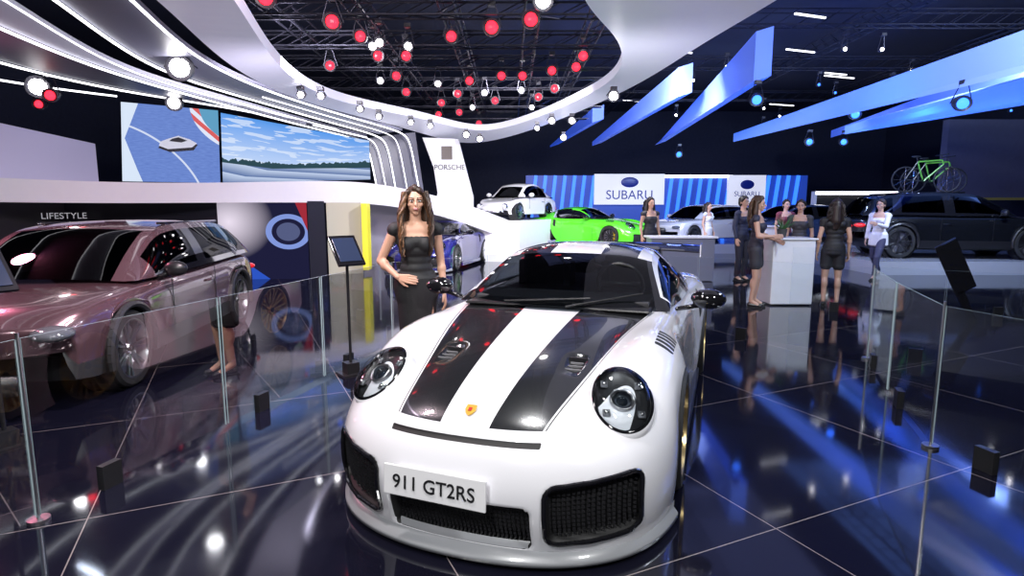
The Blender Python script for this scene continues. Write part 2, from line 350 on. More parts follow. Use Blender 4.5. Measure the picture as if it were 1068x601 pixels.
    for s in(-1,1):
        b.ball((s*1.0,1.80,.965),(.115,.075,.068),GLOSSBLK,20,12);b.cap((s*.80,1.80,.885),(s*.96,1.80,.925),.016,.018,GLOSSBLK)
    b.obj('door_mirrors',E,smooth=True)
    b=MB();xs=np.linspace(-.84,.84,15)
    G=[]
    for a in np.linspace(0,2*math.pi,17):
        G.append([(x_,4.42+.15*math.cos(a),1.13+.018*math.sin(a)+.03*math.cos(a)-.02*(x_/.84)**2) for x_ in xs])
    b.grid(G,GLOSSBLK if stripes else P)
    for s in(-1,1):
        b.box((s*.845,4.42,1.10),(.012,.33,.13),P);b.box((s*.42,4.38,1.0),(.02,.16,.26),BLACK,Matrix.Rotation(rad(12),3,'X'))
    b.obj('rear_wing',E,smooth=False)
    b=MB();b.box((0,4.47,.7),(1.3,.03,.04),REDL);b.box((0,4.49,.4),(.5,.03,.12),WHITE)
    for s in(-1,1): b.box((s*.66,4.38,.72),(.22,.04,.06),REDL,Matrix.Rotation(rad(s*20),3,'Z'))
    b.obj('tail_lights',E)
    for s,nm in((1,'l'),(-1,'r')):
        wheel(E,'front_wheel_'+nm,s*.80,1.0,.34,.25,s,rim);wheel(E,'rear_wheel_'+nm,s*.80,3.45,.35,.30,s,rim)
    return E
GT=coupe('sports_car',(-.23,2.58,0),-19.7,1,(.78,.78,.82),True,GOLD)
b=MB();b.box((0,0,0),(.51,.012,.14),pm('plate_white',(.8,.8,.82),.35),None);pl=b.obj('number_plate',GT,bevel=.004)
pl.location=(-.075,-.138,.36);pl.rotation_euler=(rad(-4),0,rad(-2))
text('plate_text','911 GT2RS',.09,(-.075,-.148,.357),(rad(86),0,rad(-2)),BLACK,GT,sx=.98)
b=MB();GB=pm('crest_gold',(.8,.5,.08),.3,.7)
V=[(-.024,0,.03),(.024,0,.03),(.026,0,0),(.016,0,-.022),(0,0,-.034),(-.016,0,-.022),(-.026,0,0)]
b.add([(x,-.004,z) for x,y,z in V]+[(x,.004,z) for x,y,z in V],[tuple(range(7))]+[(i,i+7,(i+1)%7+7,(i+1)%7) for i in range(7)],GB);b.box((0,-.005,0),(.016,.004,.02),pm('crest_red',(.5,.02,.02),.3))
cr=b.obj('hood_crest',GT);cr.location=(0,.105,.642);cr.rotation_euler=(rad(-62),0,0)
b=MB()
for s in(-1,1):
    b.box((s*.37,.73,.752),(.10,.02,.035),BLACK);
    for k in range(3): b.box((s*.37,.60+k*.045,.735+k*.006),(.09-.01*k,.008,.012),pm('duct_grey',(.16,.16,.17),.3),Matrix.Rotation(rad(12),3,'X'))
b.obj('hood_ducts',GT)
# ------------------------------------------------------------------ generic road car
def rcar(name,loc,rz,sc,col,prof,gh,arches,R,wh,rim,ww=.22,roofcol=None,rails=False,bow=.32,metal=.3,clad=None,roundlamp=False):
    E=empty(name,loc,rz,sc);P=pm(name+'_paint_%.2f'%col[0],col,.22,metal,coat=1)
    prof=np.array(prof,float);Lc=prof[-1,0];ys=np.linspace(prof[0,0],Lc,97)
    k=np.ones(7)/7
    def sm(a): 
        p=np.pad(a,3,mode='edge');return np.convolve(p,k,'valid')
    zt,zs,hw,zl=[sm(np.interp(ys,prof[:,0],prof[:,c])) for c in range(1,5)]
    rows=[]
    def prow(y,zt,zs,w,zl,f=1,mid=None):
        zm=zl+(zs-zl)*.55
        pts=[(0,zt),(.3*w,zt),(.6*w,zt-.004),(.8*w,zt*.4+zs*.6),(.9*w,zs),(.965*w,zs-.05),(w,zs-.16),(w,zm),(w*.99,zl+.08),(w*.975,zl)]
        r=[]
        for x,z in pts:
            if z<zl:z=zl
            by=bow*max(0,1-y/.9)**1.5*(abs(x)/w)**2.5-(bow*.8)*max(0,1-(Lc-y)/.8)**1.5*(abs(x)/w)**2.5
            if f<1: z=mid+(z-mid)*f;x=x*(.9+.1*f)
            r.append((x,y+by,z))
        return ev(np.array(r),4,True)
    for f,dy in((.02,0),(.5,.0),(.85,.01)): rows.append(prow(ys[0]+dy-.03*(1-abs(2*f-1)),zt[0],zs[0],hw[0],zl[0],f,(zt[0]+zl[0])/2))
    for i,y in enumerate(ys):
        l=zl[i]
        for yc,r in arches:
            if abs(y-yc)<r: l=max(l,R+math.sqrt(r*r-(y-yc)**2))
        rows.append(prow(y,zt[i],zs[i],hw[i],l))
    for f in(.85,.5,.02): rows.append(prow(Lc+.02*(1-f),zt[-1],zs[-1],hw[-1],zl[-1],f,(zt[-1]+zl[-1])/2))
    G=np.array(rows)
    CL=clad or P
    nK=G.shape[1]
    gobj('body',mirrored(G),[P,CL],E,mf=lambda i,j,c:1 if abs(j-(nK-1)+.5)>nK-1-5 else 0)
    b=MB();b.box((0,Lc/2,.28),(hw.max()*1.5,Lc*.78,.2),BLACK);b.box((0,Lc/2,.45),(hw.max()*1.1,Lc*.7,.3),BLACK)
    for yc,r in arches:
        for s in(-1,1):
            b.lathe([(0,.001),(0,r),(.26,r*1.01)],(s*(hw.max()-.29),yc,R),(s,0,0),BLACK,28)
            if clad:
                A=[(s*(hw.max()+.004),yc+(r+.02)*math.cos(t),R+(r+.02)*math.sin(t)) for t in np.linspace(-.25,math.pi+.25,22)]
                for u,v in zip(A,A[1:]): b.cone(u,v,.028,.028,clad,6,False)
    b.obj('underbody',E)
    gh=np.array(gh,float);T=np.linspace(0,len(gh)-1,(len(gh)-1)*6+1);g=np.stack([np.interp(T,range(len(gh)),gh[:,c]) for c in range(6)],1)
    for c in range(6):
        p=np.pad(g[:,c],2,mode='reflect',reflect_type='odd');g[:,c]=np.convolve(p,np.ones(5)/5,'valid')
    top=[];side=[]
    for yb,yt,z,wt,zb,wb in g:
        top.append([(wt*u,yt-.06*(1-u*u)*(1 if yt<gh[len(gh)//2][1] else -.6),z+.035*(1-u*u)) for u in np.linspace(0,1,9)])
        side.append([(wt+(wb-wt)*t+.03*math.sin(math.pi*t),yt+(yb-yt)*t,z+(zb-z)*t) for t in np.linspace(0,1,9)])
    top=mirrored(np.array(top));side=np.array(side);nr=len(g);a=wh
    def tf(i,j,c):
        if i<a[0] or i>=nr-1-a[1]: return 1 if abs(j-7.5)<7 else 0
        return 3 if (roofcol and abs(j-7.5)<5) else 0
    gobj('roof',top,[P,PRIV,BLACK,roofcol or P],E,mf=tf)
    def sfn(i,j,c):
        if j==0: return 0
        if i<a[0]//2 or i>nr-2-a[1]: return 0
        if i in a[2]: return 2
        return 1 if j<7 else 2
    for s in(-1,1):
        q=side.copy();q[...,0]*=s;gobj('side_windows_%s'%('l' if s>0 else 'r'),q,[P,PRIV,GLOSSBLK],E,mf=sfn)
    b=MB();ym=gh[2][0]
    b.box((0,ym+.9,gh[0][4]-.02),(hw.max()*1.5,2.2,.04),BLACK)
    for yy in(ym+.55,ym+1.4):
        for s in(-.38,.38): b.box((s*hw.max(),yy,gh[0][4]+.14),(.42,.14,.36),SEATM)
    b.obj('seats',E,bevel=.03)
    b=MB();w0=hw[4];zf=zs[0]
    if roundlamp:
        for s in(-1,1):
            b.ball((s*w0*.74,.22,zf+.02),(.12,.10,.12),CHROME);b.ball((s*w0*.74,.20,zf+.02),(.10,.10,.10),pm('lampglass',(.7,.72,.75),.05,.2))
            b.ball((s*w0*.74,Lc-.12,zf-.05),(.05,.04,.06),REDL)
        b.box((0,-.02,.3),(w0*1.7,.06,.06),CHROME);b.box((0,Lc+.02,.32),(w0*1.7,.06,.06),CHROME)
    else:
        for s in(-1,1):
            b.ball((s*w0*.82,.24,zf-.02),(.15,.20,.06),pm('lamp_clear',(.12,.13,.15),.05,.2),rot=Matrix.Rotation(rad(s*35),3,'Z'));b.ball((s*w0*.80,.20,zf-.02),(.05,.14,.03),pm('lamp_inner',(.5,.5,.55),.1,.6))
            b.ball((s*w0*.86,Lc-.13,zs[-1]-.06),(.13,.13,.05),REDL)
        b.box((0,-.035,zf-.12),(.9,.05,.16),BLACK);b.box((0,-.03,.3),(1.2,.05,.14),BLACK);b.box((0,Lc+.02,zs[-1]-.08),(w0*1.5,.03,.035),REDL);b.box((0,Lc+.02,.4),(1.1,.05,.2),BLACK)
    ymr=gh[1][0]+.05
    for s in(-1,1):
        b.ball((s*(hw.max()+.10),ymr,gh[0][4]+.07),(.11,.07,.075),P if not clad else BLACK);b.cap((s*(hw.max()-.1),ymr,gh[0][4]-.02),(s*(hw.max()+.06),ymr,gh[0][4]+.04),.02,.02,BLACK)
        for yy in(ym+.75,ym+1.65):
            if not(roundlamp and yy>ym+1): b.cap((s*(hw.max()+.005),yy,gh[0][4]-.17),(s*(hw.max()+.005),yy+.17,gh[0][4]-.17),.014,.014,CHROME if roundlamp else P,8)
    if rails:
        for s in(-1,1):
            xr=gh[len(gh)//2][3]-.04;zr=gh[len(gh)//2][2]+.03
            b.cap((s*xr,gh[3][1]-.2,zr-.02),(s*xr,gh[-3][1]+.1,zr-.04),.014,.014,GLOSSBLK)
    b.obj('lamps_and_trim',E,smooth=True)
    b=MB()
    for yy in(ym-.12,ym+.98,ym+1.9):
        if roundlamp and yy>ym+1.2: continue
        for s in(-1,1): b.box((s*(hw.max()+.0005),yy,(gh[0][4]+.3)/2+.03),(.006,.009,gh[0][4]-.42),BLACK)
    b.obj('shut_lines',E)
    for i,(yc,r) in enumerate(arches):
        for s,nm in((1,'l'),(-1,'r')): wheel(E,'wheel_%s_%d'%(nm,i),s*(hw.max()-ww/2-.005),yc,R,ww,s,rim,cal=BLACK,ns=7 if not roundlamp else 12)
    return E
SUVP=[(0,.66,.62,.80,.25),(.25,.80,.76,.86,.22),(.8,.87,.84,.91,.22),(1.5,.92,.88,.92,.22),(2.4,.92,.88,.915,.22),(3.4,.93,.90,.925,.22),(4.1,.93,.90,.92,.24),(4.5,.90,.86,.88,.28),(4.65,.76,.72,.84,.30)]
SUVG=[(1.25,1.18,.90,.74,.90,.84),(1.55,1.55,1.12,.69,.90,.87),(1.85,1.98,1.33,.65,.90,.88),(2.4,2.45,1.38,.64,.90,.88),(3.1,3.1,1.38,.63,.91,.88),(3.8,3.75,1.35,.61,.92,.87),(4.25,4.22,1.27,.59,.92,.85),(4.52,4.5,.92,.70,.90,.80)]
AR=[(.93,.37),(3.67,.37)];WH=(12,6,(19,20,29,30))
rcar('suv',(-4.14,4.09,0),6.1,1,(.115,.062,.075),SUVP,SUVG,AR,.34,WH,GREYRIM,.24,rails=True,metal=.4,clad=pm('suv_cladding',(.03,.03,.033),.4))
rcar('estate_car',(13.0,14.4,.3),80,(1,1,1.12),(.008,.009,.012),SUVP,SUVG,AR,.34,WH,GREYRIM,.22,rails=True,clad=BLACK)
VP=[(0,.42,.40,.60,.2),(.2,.60,.62,.72,.2),(.6,.68,.72,.80,.2),(1.2,.78,.76,.80,.2),(2.2,.82,.78,.80,.2),(3.0,.84,.78,.80,.2),(3.5,.72,.70,.76,.2),(3.85,.52,.50,.66,.22),(3.95,.4,.38,.58,.22)]
VG=[(1.15,1.10,.80,.58,.80,.68),(1.3,1.35,1.0,.54,.8,.70),(1.5,1.62,1.2,.50,.8,.71),(2.0,2.0,1.27,.50,.8,.71),(2.5,2.5,1.23,.48,.8,.70),(3.0,2.9,1.08,.45,.8,.66),(3.5,3.5,.80,.40,.78,.55)]
rcar('vintage_car',(-.65,16.7,1.13),-32,.82,(.80,.80,.82),VP,VG,[(.72,.31),(2.82,.31)],.30,(10,8,(20,21)),CHROME,.16,bow=.38,metal=0,roundlamp=True)
rcar('hatchback_car',(4.6,19.0,0.3),-60,.9,(.7,.7,.74),SUVP,SUVG,AR,.33,WH,GREYRIM,.22)
rcar('hatchback_car',(7.6,20.0,0.3),-75,.9,(.03,.05,.12),SUVP,SUVG,AR,.33,WH,GREYRIM,.22)
coupe('sports_car',(3.9,16.9,.38),55,.88,(.10,.72,.02),False,BLACK,full=False)
coupe('sports_car',(-2.35,13.6,0),-14,.92,(.02,.02,.16),False,GREYRIM,full=False)
# ------------------------------------------------------------------ room
def quadobj(name,V,m,uv=True):
    me=bpy.data.meshes.new(name);me.from_pydata(V,[],[(0,1,2,3)]);me.update();me.materials.append(m)
    u=me.uv_layers.new(name='uv')
    for l,c in zip(u.data,[(0,0),(1,0),(1,1),(0,1)]): l.uv=c
    o=bpy.data.objects.new(name,me);S.collection.objects.link(o);return o
fm=bpy.data.materials.new('polished_floor');fm.use_nodes=True;nt=fm.node_tree;bsd=nt.nodes['Principled BSDF'];L=nt.links
tc=nt.nodes.new('ShaderNodeTexCoord');sp=nt.nodes.new('ShaderNodeSeparateXYZ');L.new(tc.outputs['Object'],sp.inputs[0]);M=lambda *q:Mt(nt,*q)
ca,sa=math.cos(rad(25)),math.sin(rad(25))
mm=M('ADD',M('MULTIPLY',sp.outputs[0],ca),M('MULTIPLY',sp.outputs[1],sa));n2=M('ADD',M('MULTIPLY',sp.outputs[0],-sa),M('MULTIPLY',sp.outputs[1],ca))
def ln(v,off): 
    f=M('FRACT',M('DIVIDE',M('ADD',v,-off+31.2),1.56));return M('LESS_THAN',f,.0038)
lm=M('MAXIMUM',ln(mm,2.35),ln(n2,1.94))
mx=nt.nodes.new('ShaderNodeMix');mx.data_type='RGBA';L.new(lm,mx.inputs[0]);mx.inputs[6].default_value=(.006,.006,.014,1);mx.inputs[7].default_value=(.26,.22,.22,1)
L.new(mx.outputs[2],bsd.inputs['Base Color']);bsd.inputs['IOR'].default_value=1.7
nz=nt.nodes.new('ShaderNodeTexNoise');nz.inputs['Scale'].default_value=1.4;L.new(tc.outputs['Object'],nz.inputs['Vector'])
L.new(M('ADD',M('MULTIPLY',nz.outputs[0],.09),.02),bsd.inputs['Roughness'])
bp=nt.nodes.new('ShaderNodeBump');bp.inputs['Strength'].default_value=.02;L.new(nz.outputs[0],bp.inputs['Height']);L.new(bp.outputs[0],bsd.inputs['Normal'])
quadobj('floor',[(-13,-5,0),(19,-5,0),(19,31,0),(-13,31,0)],fm)
DK=pm('hall_dark',(.016,.019,.042),.8,noise=.3);quadobj('ceiling',[(-13,-5,6.2),(-13,31,6.2),(19,31,6.2),(19,-5,6.2)],DK)
for nm,V in(('wall_back',[(-13,31,0),(19,31,0),(19,31,6.2),(-13,31,6.2)]),('wall_left',[(-13,-5,0),(-13,31,0),(-13,31,6.2),(-13,-5,6.2)]),('wall_right',[(19,31,0),(19,-5,0),(19,-5,6.2),(19,31,6.2)]),('wall_front',[(19,-5,0),(-13,-5,0),(-13,-5,6.2),(19,-5,6.2)])): quadobj(nm,V,DK)
def screenmat(name,fn,strength=1.1):
    a=bpy.data.materials.new(name);a.use_nodes=True;nt=a.node_tree;nt.nodes.clear();o=nt.nodes.new('ShaderNodeOutputMaterial');e=nt.nodes.new('ShaderNodeEmission')
    nt.links.new(e.outputs[0],o.inputs[0]);e.inputs[1].default_value=strength;tc=nt.nodes.new('ShaderNodeTexCoord');sp=nt.nodes.new('ShaderNodeSeparateXYZ');nt.links.new(tc.outputs['UV'],sp.inputs[0])
    def mix(f,a_,b_):
        m=nt.nodes.new('ShaderNodeMix');m.data_type='RGBA'
        for i,x in((0,f),(6,a_),(7,b_)):
            if isinstance(x,tuple): m.inputs[i].default_value=(*x,1)
            elif isinstance(x,(int,float)): m.inputs[i].default_value=x
            else: nt.links.new(x,m.inputs[i])
        return m.outputs[2]
    def noise(sx,sy,sc):
        mp=nt.nodes.new('ShaderNodeMapping');mp.inputs['Scale'].default_value=(sx,sy,1);nt.links.new(tc.outputs['UV'],mp.inputs[0]);z=nt.nodes.new('ShaderNodeTexNoise');z.inputs['Scale'].default_value=sc;nt.links.new(mp.outputs[0],z.inputs['Vector']);return z.outputs[0]
    nt.links.new(fn(lambda *q:Mt(nt,*q),sp.outputs[0],sp.outputs[1],mix,noise),e.inputs[0]);return a
def dist(M,u,v,cu,cv,asp=1.0):
    a=M('MULTIPLY',M('SUBTRACT',u,cu),asp);b=M('SUBTRACT',v,cv);return M('SQRT',M('ADD',M('MULTIPLY',a,a),M('MULTIPLY',b,b)))
def scrA(M,u,v,mix,noise):
    # banked blue-grey asphalt with lane lines, red/white kerb on the outside of the bend
    c=mix(noise(2,9,7),(.10,.17,.50),(.20,.32,.74))
    d=dist(M,u,v,-.35,-.55,1.1)
    c=mix(M('LESS_THAN',M('ABSOLUTE',M('SUBTRACT',d,1.34)),.012),c,(.65,.72,.9))
    c=mix(M('LESS_THAN',M('ABSOLUTE',M('SUBTRACT',d,.62)),.02),c,(.6,.68,.9))
    k=M('LESS_THAN',M('ABSOLUTE',M('SUBTRACT',dist(M,u,v,1.35,1.1,1.0),.62)),.05)
    st=M('GREATER_THAN',M('FRACT',M('MULTIPLY',M('ADD',u,v),7.0)),.5)
    c=mix(k,c,mix(st,(.70,.12,.12),(.75,.8,.95)))
    c=mix(M('LESS_THAN',dist(M,u,v,1.35,1.1,1.0),.57),c,(.12,.35,.55))
    c=mix(M('LESS_THAN',M('ADD',u,M('MULTIPLY',M('ABSOLUTE',M('SUBTRACT',v,.55)),-.3)),.03),c,(.7,.8,.95))
    return c
def scrB(M,u,v,mix,noise):
    sky=mix(v,(.75,.85,1.0),(.10,.33,.85));sky=mix(M('MULTIPLY',M('GREATER_THAN',noise(1,3,5),.55),.6),sky,(.8,.88,1))
    tree=M('ADD',M('MULTIPLY',noise(6,1,5),.18),M('ADD',M('MULTIPLY',u,.10),.27))
    g=mix(M('FRACT',M('MULTIPLY',M('ADD',v,M('MULTIPLY',u,.25)),6.0)),(.10,.17,.38),(.55,.65,.85))
    c=mix(M('GREATER_THAN',v,.30),g,(.03,.07,.09));return mix(M('GREATER_THAN',v,tree),c,sky)
def post(M,u,v,mix,noise):
    d=dist(M,u,v,.12,.75,1.0);c=mix(M('MINIMUM',M('MULTIPLY',d,2.0),1.0),(.95,.85,1.0),(.015,.015,.05))
    c=mix(M('LESS_THAN',M('ABSOLUTE',M('SUBTRACT',dist(M,u,v,.78,.62,.9),.2)),.03),c,(.25,.35,.8));c=mix(M('LESS_THAN',dist(M,u,v,.78,.62,.9),.12),c,(.10,.12,.25))
    c=mix(M('GREATER_THAN',M('ADD',u,M('MULTIPLY',v,.35)),1.22),c,(.4,.03,.05));c=mix(M('LESS_THAN',M('ADD',M('MULTIPLY',v,1.2),u),.55),c,(.03,.10,.6));return c
sc1=quadobj('led_screen',[(-7.1,11,2.0),(-5.8,12,2.0),(-5.75,12,3.4),(-7.0,11,3.4)],screenmat('screen_track',scrA,1.0))
quadobj('led_screen',[(-5.76,12.02,2.0),(-3.4,14.5,2.17),(-3.4,14.5,3.08),(-5.71,12.02,3.36)],screenmat('screen_landscape',scrB,1.0))
quadobj('poster_wall',[(-6.15,12.5,0),(-4.35,12.7,0),(-4.35,12.7,1.62),(-6.15,12.5,1.62)],screenmat('poster_glow',post,.9))
b=MB()
cx=Vector((-6.35,11.55,2.72));du=Vector((1.25,1,0)).normalized();dn=Vector((.6,-.8,0)).normalized()
def pp(u,v,h=.012): return cx+du*u*1.35+Vector((0,0,v*1.35))+dn*h
SCW=pm('toy_grey',(.3,.3,.33),.4,e=.55,ec=(.8,.85,1))
b.add([pp(-.24,-.07),pp(-.1,-.12),pp(.2,-.08),pp(.26,.0),pp(.2,.03),pp(-.2,-.01)],[tuple(range(6))],pm('toy_dark',(.01,.01,.02),.5))
b.add([pp(-.23,-.04,.016),pp(-.12,-.08,.016),pp(.18,-.04,.016),pp(.25,.02,.016),pp(.16,.07,.016),pp(.02,.11,.016),pp(-.09,.07,.016),pp(-.2,.02,.016)],[tuple(range(8))],SCW)
b.add([pp(-.1,.03,.02),pp(.05,.02,.02),pp(.13,.05,.02),pp(.02,.09,.02),pp(-.06,.065,.02)],[tuple(range(5))],pm('toy_dark',(.01,.01,.02),.5))
b.obj('screen_race_car',sc1)
ST=empty('exhibition_stage')
b=MB()
b.add([(-10.5,12.2,0),(-6.15,12.55,0),(-6.15,12.55,1.65),(-10.5,12.2,1.65)],[(0,1,2,3)],pm('stand_dark',(.02,.02,.03),.3))
b.add([(-4.35,12.75,0),(-4.1,13.1,0),(-4.1,13.1,1.65),(-4.35,12.75,1.65)],[(0,1,2,3)],pm('stand_dark',(.02,.02,.03),.3))
b.add([(-4.15,13.4,0),(-3.45,13.7,0),(-3.45,13.7,1.62),(-4.15,13.4,1.62)],[(0,1,2,3)],pm('stand_cream',(.45,.43,.34),.4,e=.12))
b.add([(-3.9,15.6,0),(-1.8,16.8,0),(-1.8,16.8,1.5),(-3.9,15.6,1.8)],[(0,1,2,3)],pm('stand_mauve',(.35,.33,.42),.4,e=.12))
b.box((-3.32,13.6,.85),(.13,.3,1.5),pm('yellow_panel',(.8,.75,.05),.4,e=.25))
b.obj('lower_wall',ST)
top=ev(np.array([(-10.5,8.6,2.1),(-8.5,10,2.02),(-7.1,10.95,1.97),(-5.8,11.9,2.0),(-4.4,13.4,2.1),(-3.4,14.4,2.12),(-2.0,15,1.83),(-.9,15.9,1.48),(.2,17.1,1.0),(.9,18,.65)],float),8)
bot=ev(np.array([(-10.5,8.7,1.65),(-8.5,10.1,1.62),(-7.1,11.05,1.60),(-5.8,12.0,1.62),(-4.4,13.5,1.62),(-3.4,14.5,1.62),(-2.0,15.1,1.38),(-.9,16,.95),(.2,17.2,.45),(.9,18.1,.1)],float),8)
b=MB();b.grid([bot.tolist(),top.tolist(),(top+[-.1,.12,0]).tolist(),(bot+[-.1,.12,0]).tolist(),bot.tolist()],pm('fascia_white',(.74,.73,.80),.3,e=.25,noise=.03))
b.obj('fascia',ST)
b=MB();dk=top*[1,1,0]+np.array([0,0,1])*((top[:,2:]+bot[:,2:])/2-.02);b.grid([(dk+[-.02,.1,0]).tolist(),(dk+[-1.2,3.0,0]).tolist()],WHITE);b.obj('deck',ST)
b=MB()
b.add([(-1.6,16.6,1.13),(.2,16.3,1.13),(2.0,19.2,1.13),(2.0,20.5,1.13),(-1.6,20.5,1.13),(-1.6,16.6,0),(.2,16.3,0),(2.0,19.2,0),(2.0,20.5,0),(-1.6,20.5,0)],[(0,1,2,3,4),(0,5,6,1),(1,6,7,2),(2,7,8,3),(3,8,9,4),(4,9,5,0)],WHITE)
b.obj('car_plinth',ST)
b=MB();b.add([(1.2,15.6,.38),(5.2,15.6,.38),(5.6,19.6,.38),(2.2,19.6,.38),(1.2,15.6,0),(5.2,15.6,0),(5.6,19.6,0),(2.2,19.6,0)],[(0,1,2,3),(0,4,5,1),(1,5,6,2),(2,6,7,3),(3,7,4,0)],pm('plinth_grey',(.4,.4,.45),.2));b.obj('display_platform')
b=MB();b.box((12.2,15.6,.15),(8.0,4.6,.3),pm('plinth_light',(.38,.39,.46),.15));b.obj('display_platform')
b=MB();b.box((7.8,21.3,.15),(7.4,4.4,.3),pm('plinth_light2',(.2,.22,.3),.15));b.obj('display_platform')
b=MB();V=[(-2.55,17,0),(-1.1,17,0),(-1.1,17,1.8),(-1.5,17,3.38),(-2.5,17,3.42),(-2.2,17,2.6),(-2.1,17,1.9)]
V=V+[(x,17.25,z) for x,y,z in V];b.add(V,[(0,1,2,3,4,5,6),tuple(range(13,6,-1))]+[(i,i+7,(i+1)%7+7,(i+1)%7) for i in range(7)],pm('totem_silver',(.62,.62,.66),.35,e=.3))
b.box((-1.82,16.97,3.0),(.3,.02,.36),pm('crest_dark',(.1,.08,.07),.4));tot=b.obj('logo_totem')
text('totem_text','PORSCHE',.2,(-1.75,16.96,2.6),(rad(90),0,0),BLACK,None).parent=tot
b=MB();b.add([(-9.6,7.6,1.7),(-8.9,13,1.75),(-8.9,13,2.86),(-9.6,7.6,3.3),(-12.8,7.6,1.7),(-12.8,13,1.75),(-12.8,13,2.86),(-12.8,7.6,3.3)],[(0,1,2,3),(0,4,5,1),(3,2,6,7),(0,3,7,4),(1,5,6,2)],pm('box_white',(.6,.56,.72),.5,e=.25,ec=(.8,.7,1)))
b.obj('shop_canopy_box')
b=MB();b.add([(-9.9,7,0),(-9.1,12.9,0),(-9.1,12.9,1.72),(-9.9,7,1.72)],[(0,1,2,3)],pm('shop_brown',(.05,.045,.05),.4));sw=b.obj('shop_wall')
text('shop_sign','LIFESTYLE',.17,(-8.9,11.9,1.35),(rad(90),0,rad(40)),pm('sign_white',(.9,.9,.95),.4,e=.3),sw);text('shop_sign_2','SHOP',.17,(-8.9,11.9,1.12),(rad(90),0,rad(40)),pm('sign_white',(.9,.9,.95)),sw)
# ---- canopies
def ribbon(name,A,Bp,m,th=.12,n=10,edge=None):
    A=ev(np.array(A,float),n);Bq=ev(np.array(Bp,float),n);t=np.array([0,0,th]);b=MB()
    b.grid([A.tolist(),Bq.tolist()],m);b.grid([(A+t).tolist(),(Bq+t).tolist()],m);b.grid([A.tolist(),(A+t).tolist()],edge or m);b.grid([Bq.tolist(),(Bq+t).tolist()],edge or m)
    return b.obj(name)
CAN=pm('canopy_white',(.74,.73,.80),.35,e=.22,ec=(.78,.78,1),noise=.03)  # material glow brightens the white panels, which are not lamps themselves
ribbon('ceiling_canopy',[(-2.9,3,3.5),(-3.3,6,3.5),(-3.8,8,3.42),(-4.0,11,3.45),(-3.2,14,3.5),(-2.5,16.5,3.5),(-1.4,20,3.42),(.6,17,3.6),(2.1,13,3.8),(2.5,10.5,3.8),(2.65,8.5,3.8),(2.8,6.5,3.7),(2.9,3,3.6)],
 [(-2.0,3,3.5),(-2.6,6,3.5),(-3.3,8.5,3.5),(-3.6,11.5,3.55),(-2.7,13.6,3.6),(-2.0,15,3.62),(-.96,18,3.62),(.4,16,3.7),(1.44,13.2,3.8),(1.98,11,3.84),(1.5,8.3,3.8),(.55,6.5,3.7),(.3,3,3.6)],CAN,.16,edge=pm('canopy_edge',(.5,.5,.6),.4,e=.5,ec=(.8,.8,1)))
def ledline(b,P,r=.016,m=LEDL):
    P=ev(np.array(P,float),8)
    for a,c in zip(P,P[1:]): b.cone(a,c,r,r,m,6,False)
A_=[(-3.0,3.5,3.5),(-3.56,5.93,3.5),(-4.27,8.27,3.5),(-4.19,11,3.5),(-3.4,13.8,3.45),(-2.75,15.3,3.38),(-2.6,15.5,3.2),(-2.5,15.5,2.6),(-2.38,15.5,1.9)]
B_=[(-3.6,3.5,3.45),(-4.17,5.8,3.45),(-5.1,8.6,3.45),(-4.7,11,3.45),(-3.9,13.8,3.35),(-3.3,15.1,3.27),(-3.15,15.3,3.1),(-3.05,15.3,2.6),(-2.95,15.3,1.93)]
C_=[(-4.8,3.8,3.4),(-5.33,6.5,3.4),(-5.63,8.4,3.4),(-5.42,10.4,3.4),(-4.5,13.2,3.25),(-3.75,14.8,3.16),(-3.55,15,3.0),(-3.45,15,2.5),(-3.36,15,1.98)]
D_=[(-6.0,4,3.42),(-6.5,6.3,3.43),(-6.9,8.2,3.45),(-6.75,10.6,3.5),(-5.6,12,3.48),(-4.3,13.5,3.3),(-3.45,14.5,3.15)]
F_=[(-7.6,4.5,3.4),(-7.9,7,3.4),(-7.9,9.5,3.45),(-7.0,10.9,3.48)]
b=MB()
for q in(A_,B_,C_,D_,F_): ledline(b,q)
ledline(b,[(x-.45,y,z-.01) for x,y,z in B_[:6]],.01)
mid=lambda P,Q,t:[tuple(np.array(p)*(1-t)+np.array(q)*t+np.array([0,-.03,0])) for p,q in zip(P,Q)]
ledline(b,mid(A_,B_,.5)[3:],.010);ledline(b,mid(B_,C_,.5)[3:],.010)
b.obj('canopy_led_lines')
UND=pm('canopy_dim',(.2,.2,.26),.45,e=.03)  # white underside toned grey, its weak lighting put into the colour
up=lambda P,d=.03:[(x,y,z+d) for x,y,z in P]
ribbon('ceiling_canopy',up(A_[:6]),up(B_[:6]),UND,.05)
ribbon('ceiling_canopy',up([(x-.5,y,z) for x,y,z in B_[:6]]),up(C_[:6]),pm('canopy_half_lit',(.5,.5,.58),.4,e=.10,ec=(.7,.7,1)),.05)  # white panel painted darker to look poorly lit, plus slight glow
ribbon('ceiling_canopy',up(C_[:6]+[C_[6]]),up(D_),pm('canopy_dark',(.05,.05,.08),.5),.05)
b=MB()
b.add([(-3.4,15.1,2.0),(-2.3,15.75,1.85),(-2.5,15.75,3.42),(-3.6,15.1,3.2)],[(0,1,2,3)],pm('portal_dark',(.05,.05,.08),.4));b.obj('portal_panel',ST)
FIN=pm('fin_blue_lit',(.30,.42,.9),.4,e=.34,ec=(.02,.11,1.0))  # white fins; the blue light on them is put into colour and glow
FINL=pm('fin_blue_lit_bright',(.40,.55,.95),.4,e=.5,ec=(.06,.22,1.0))  # brighter copy with more blue light painted into colour and glow
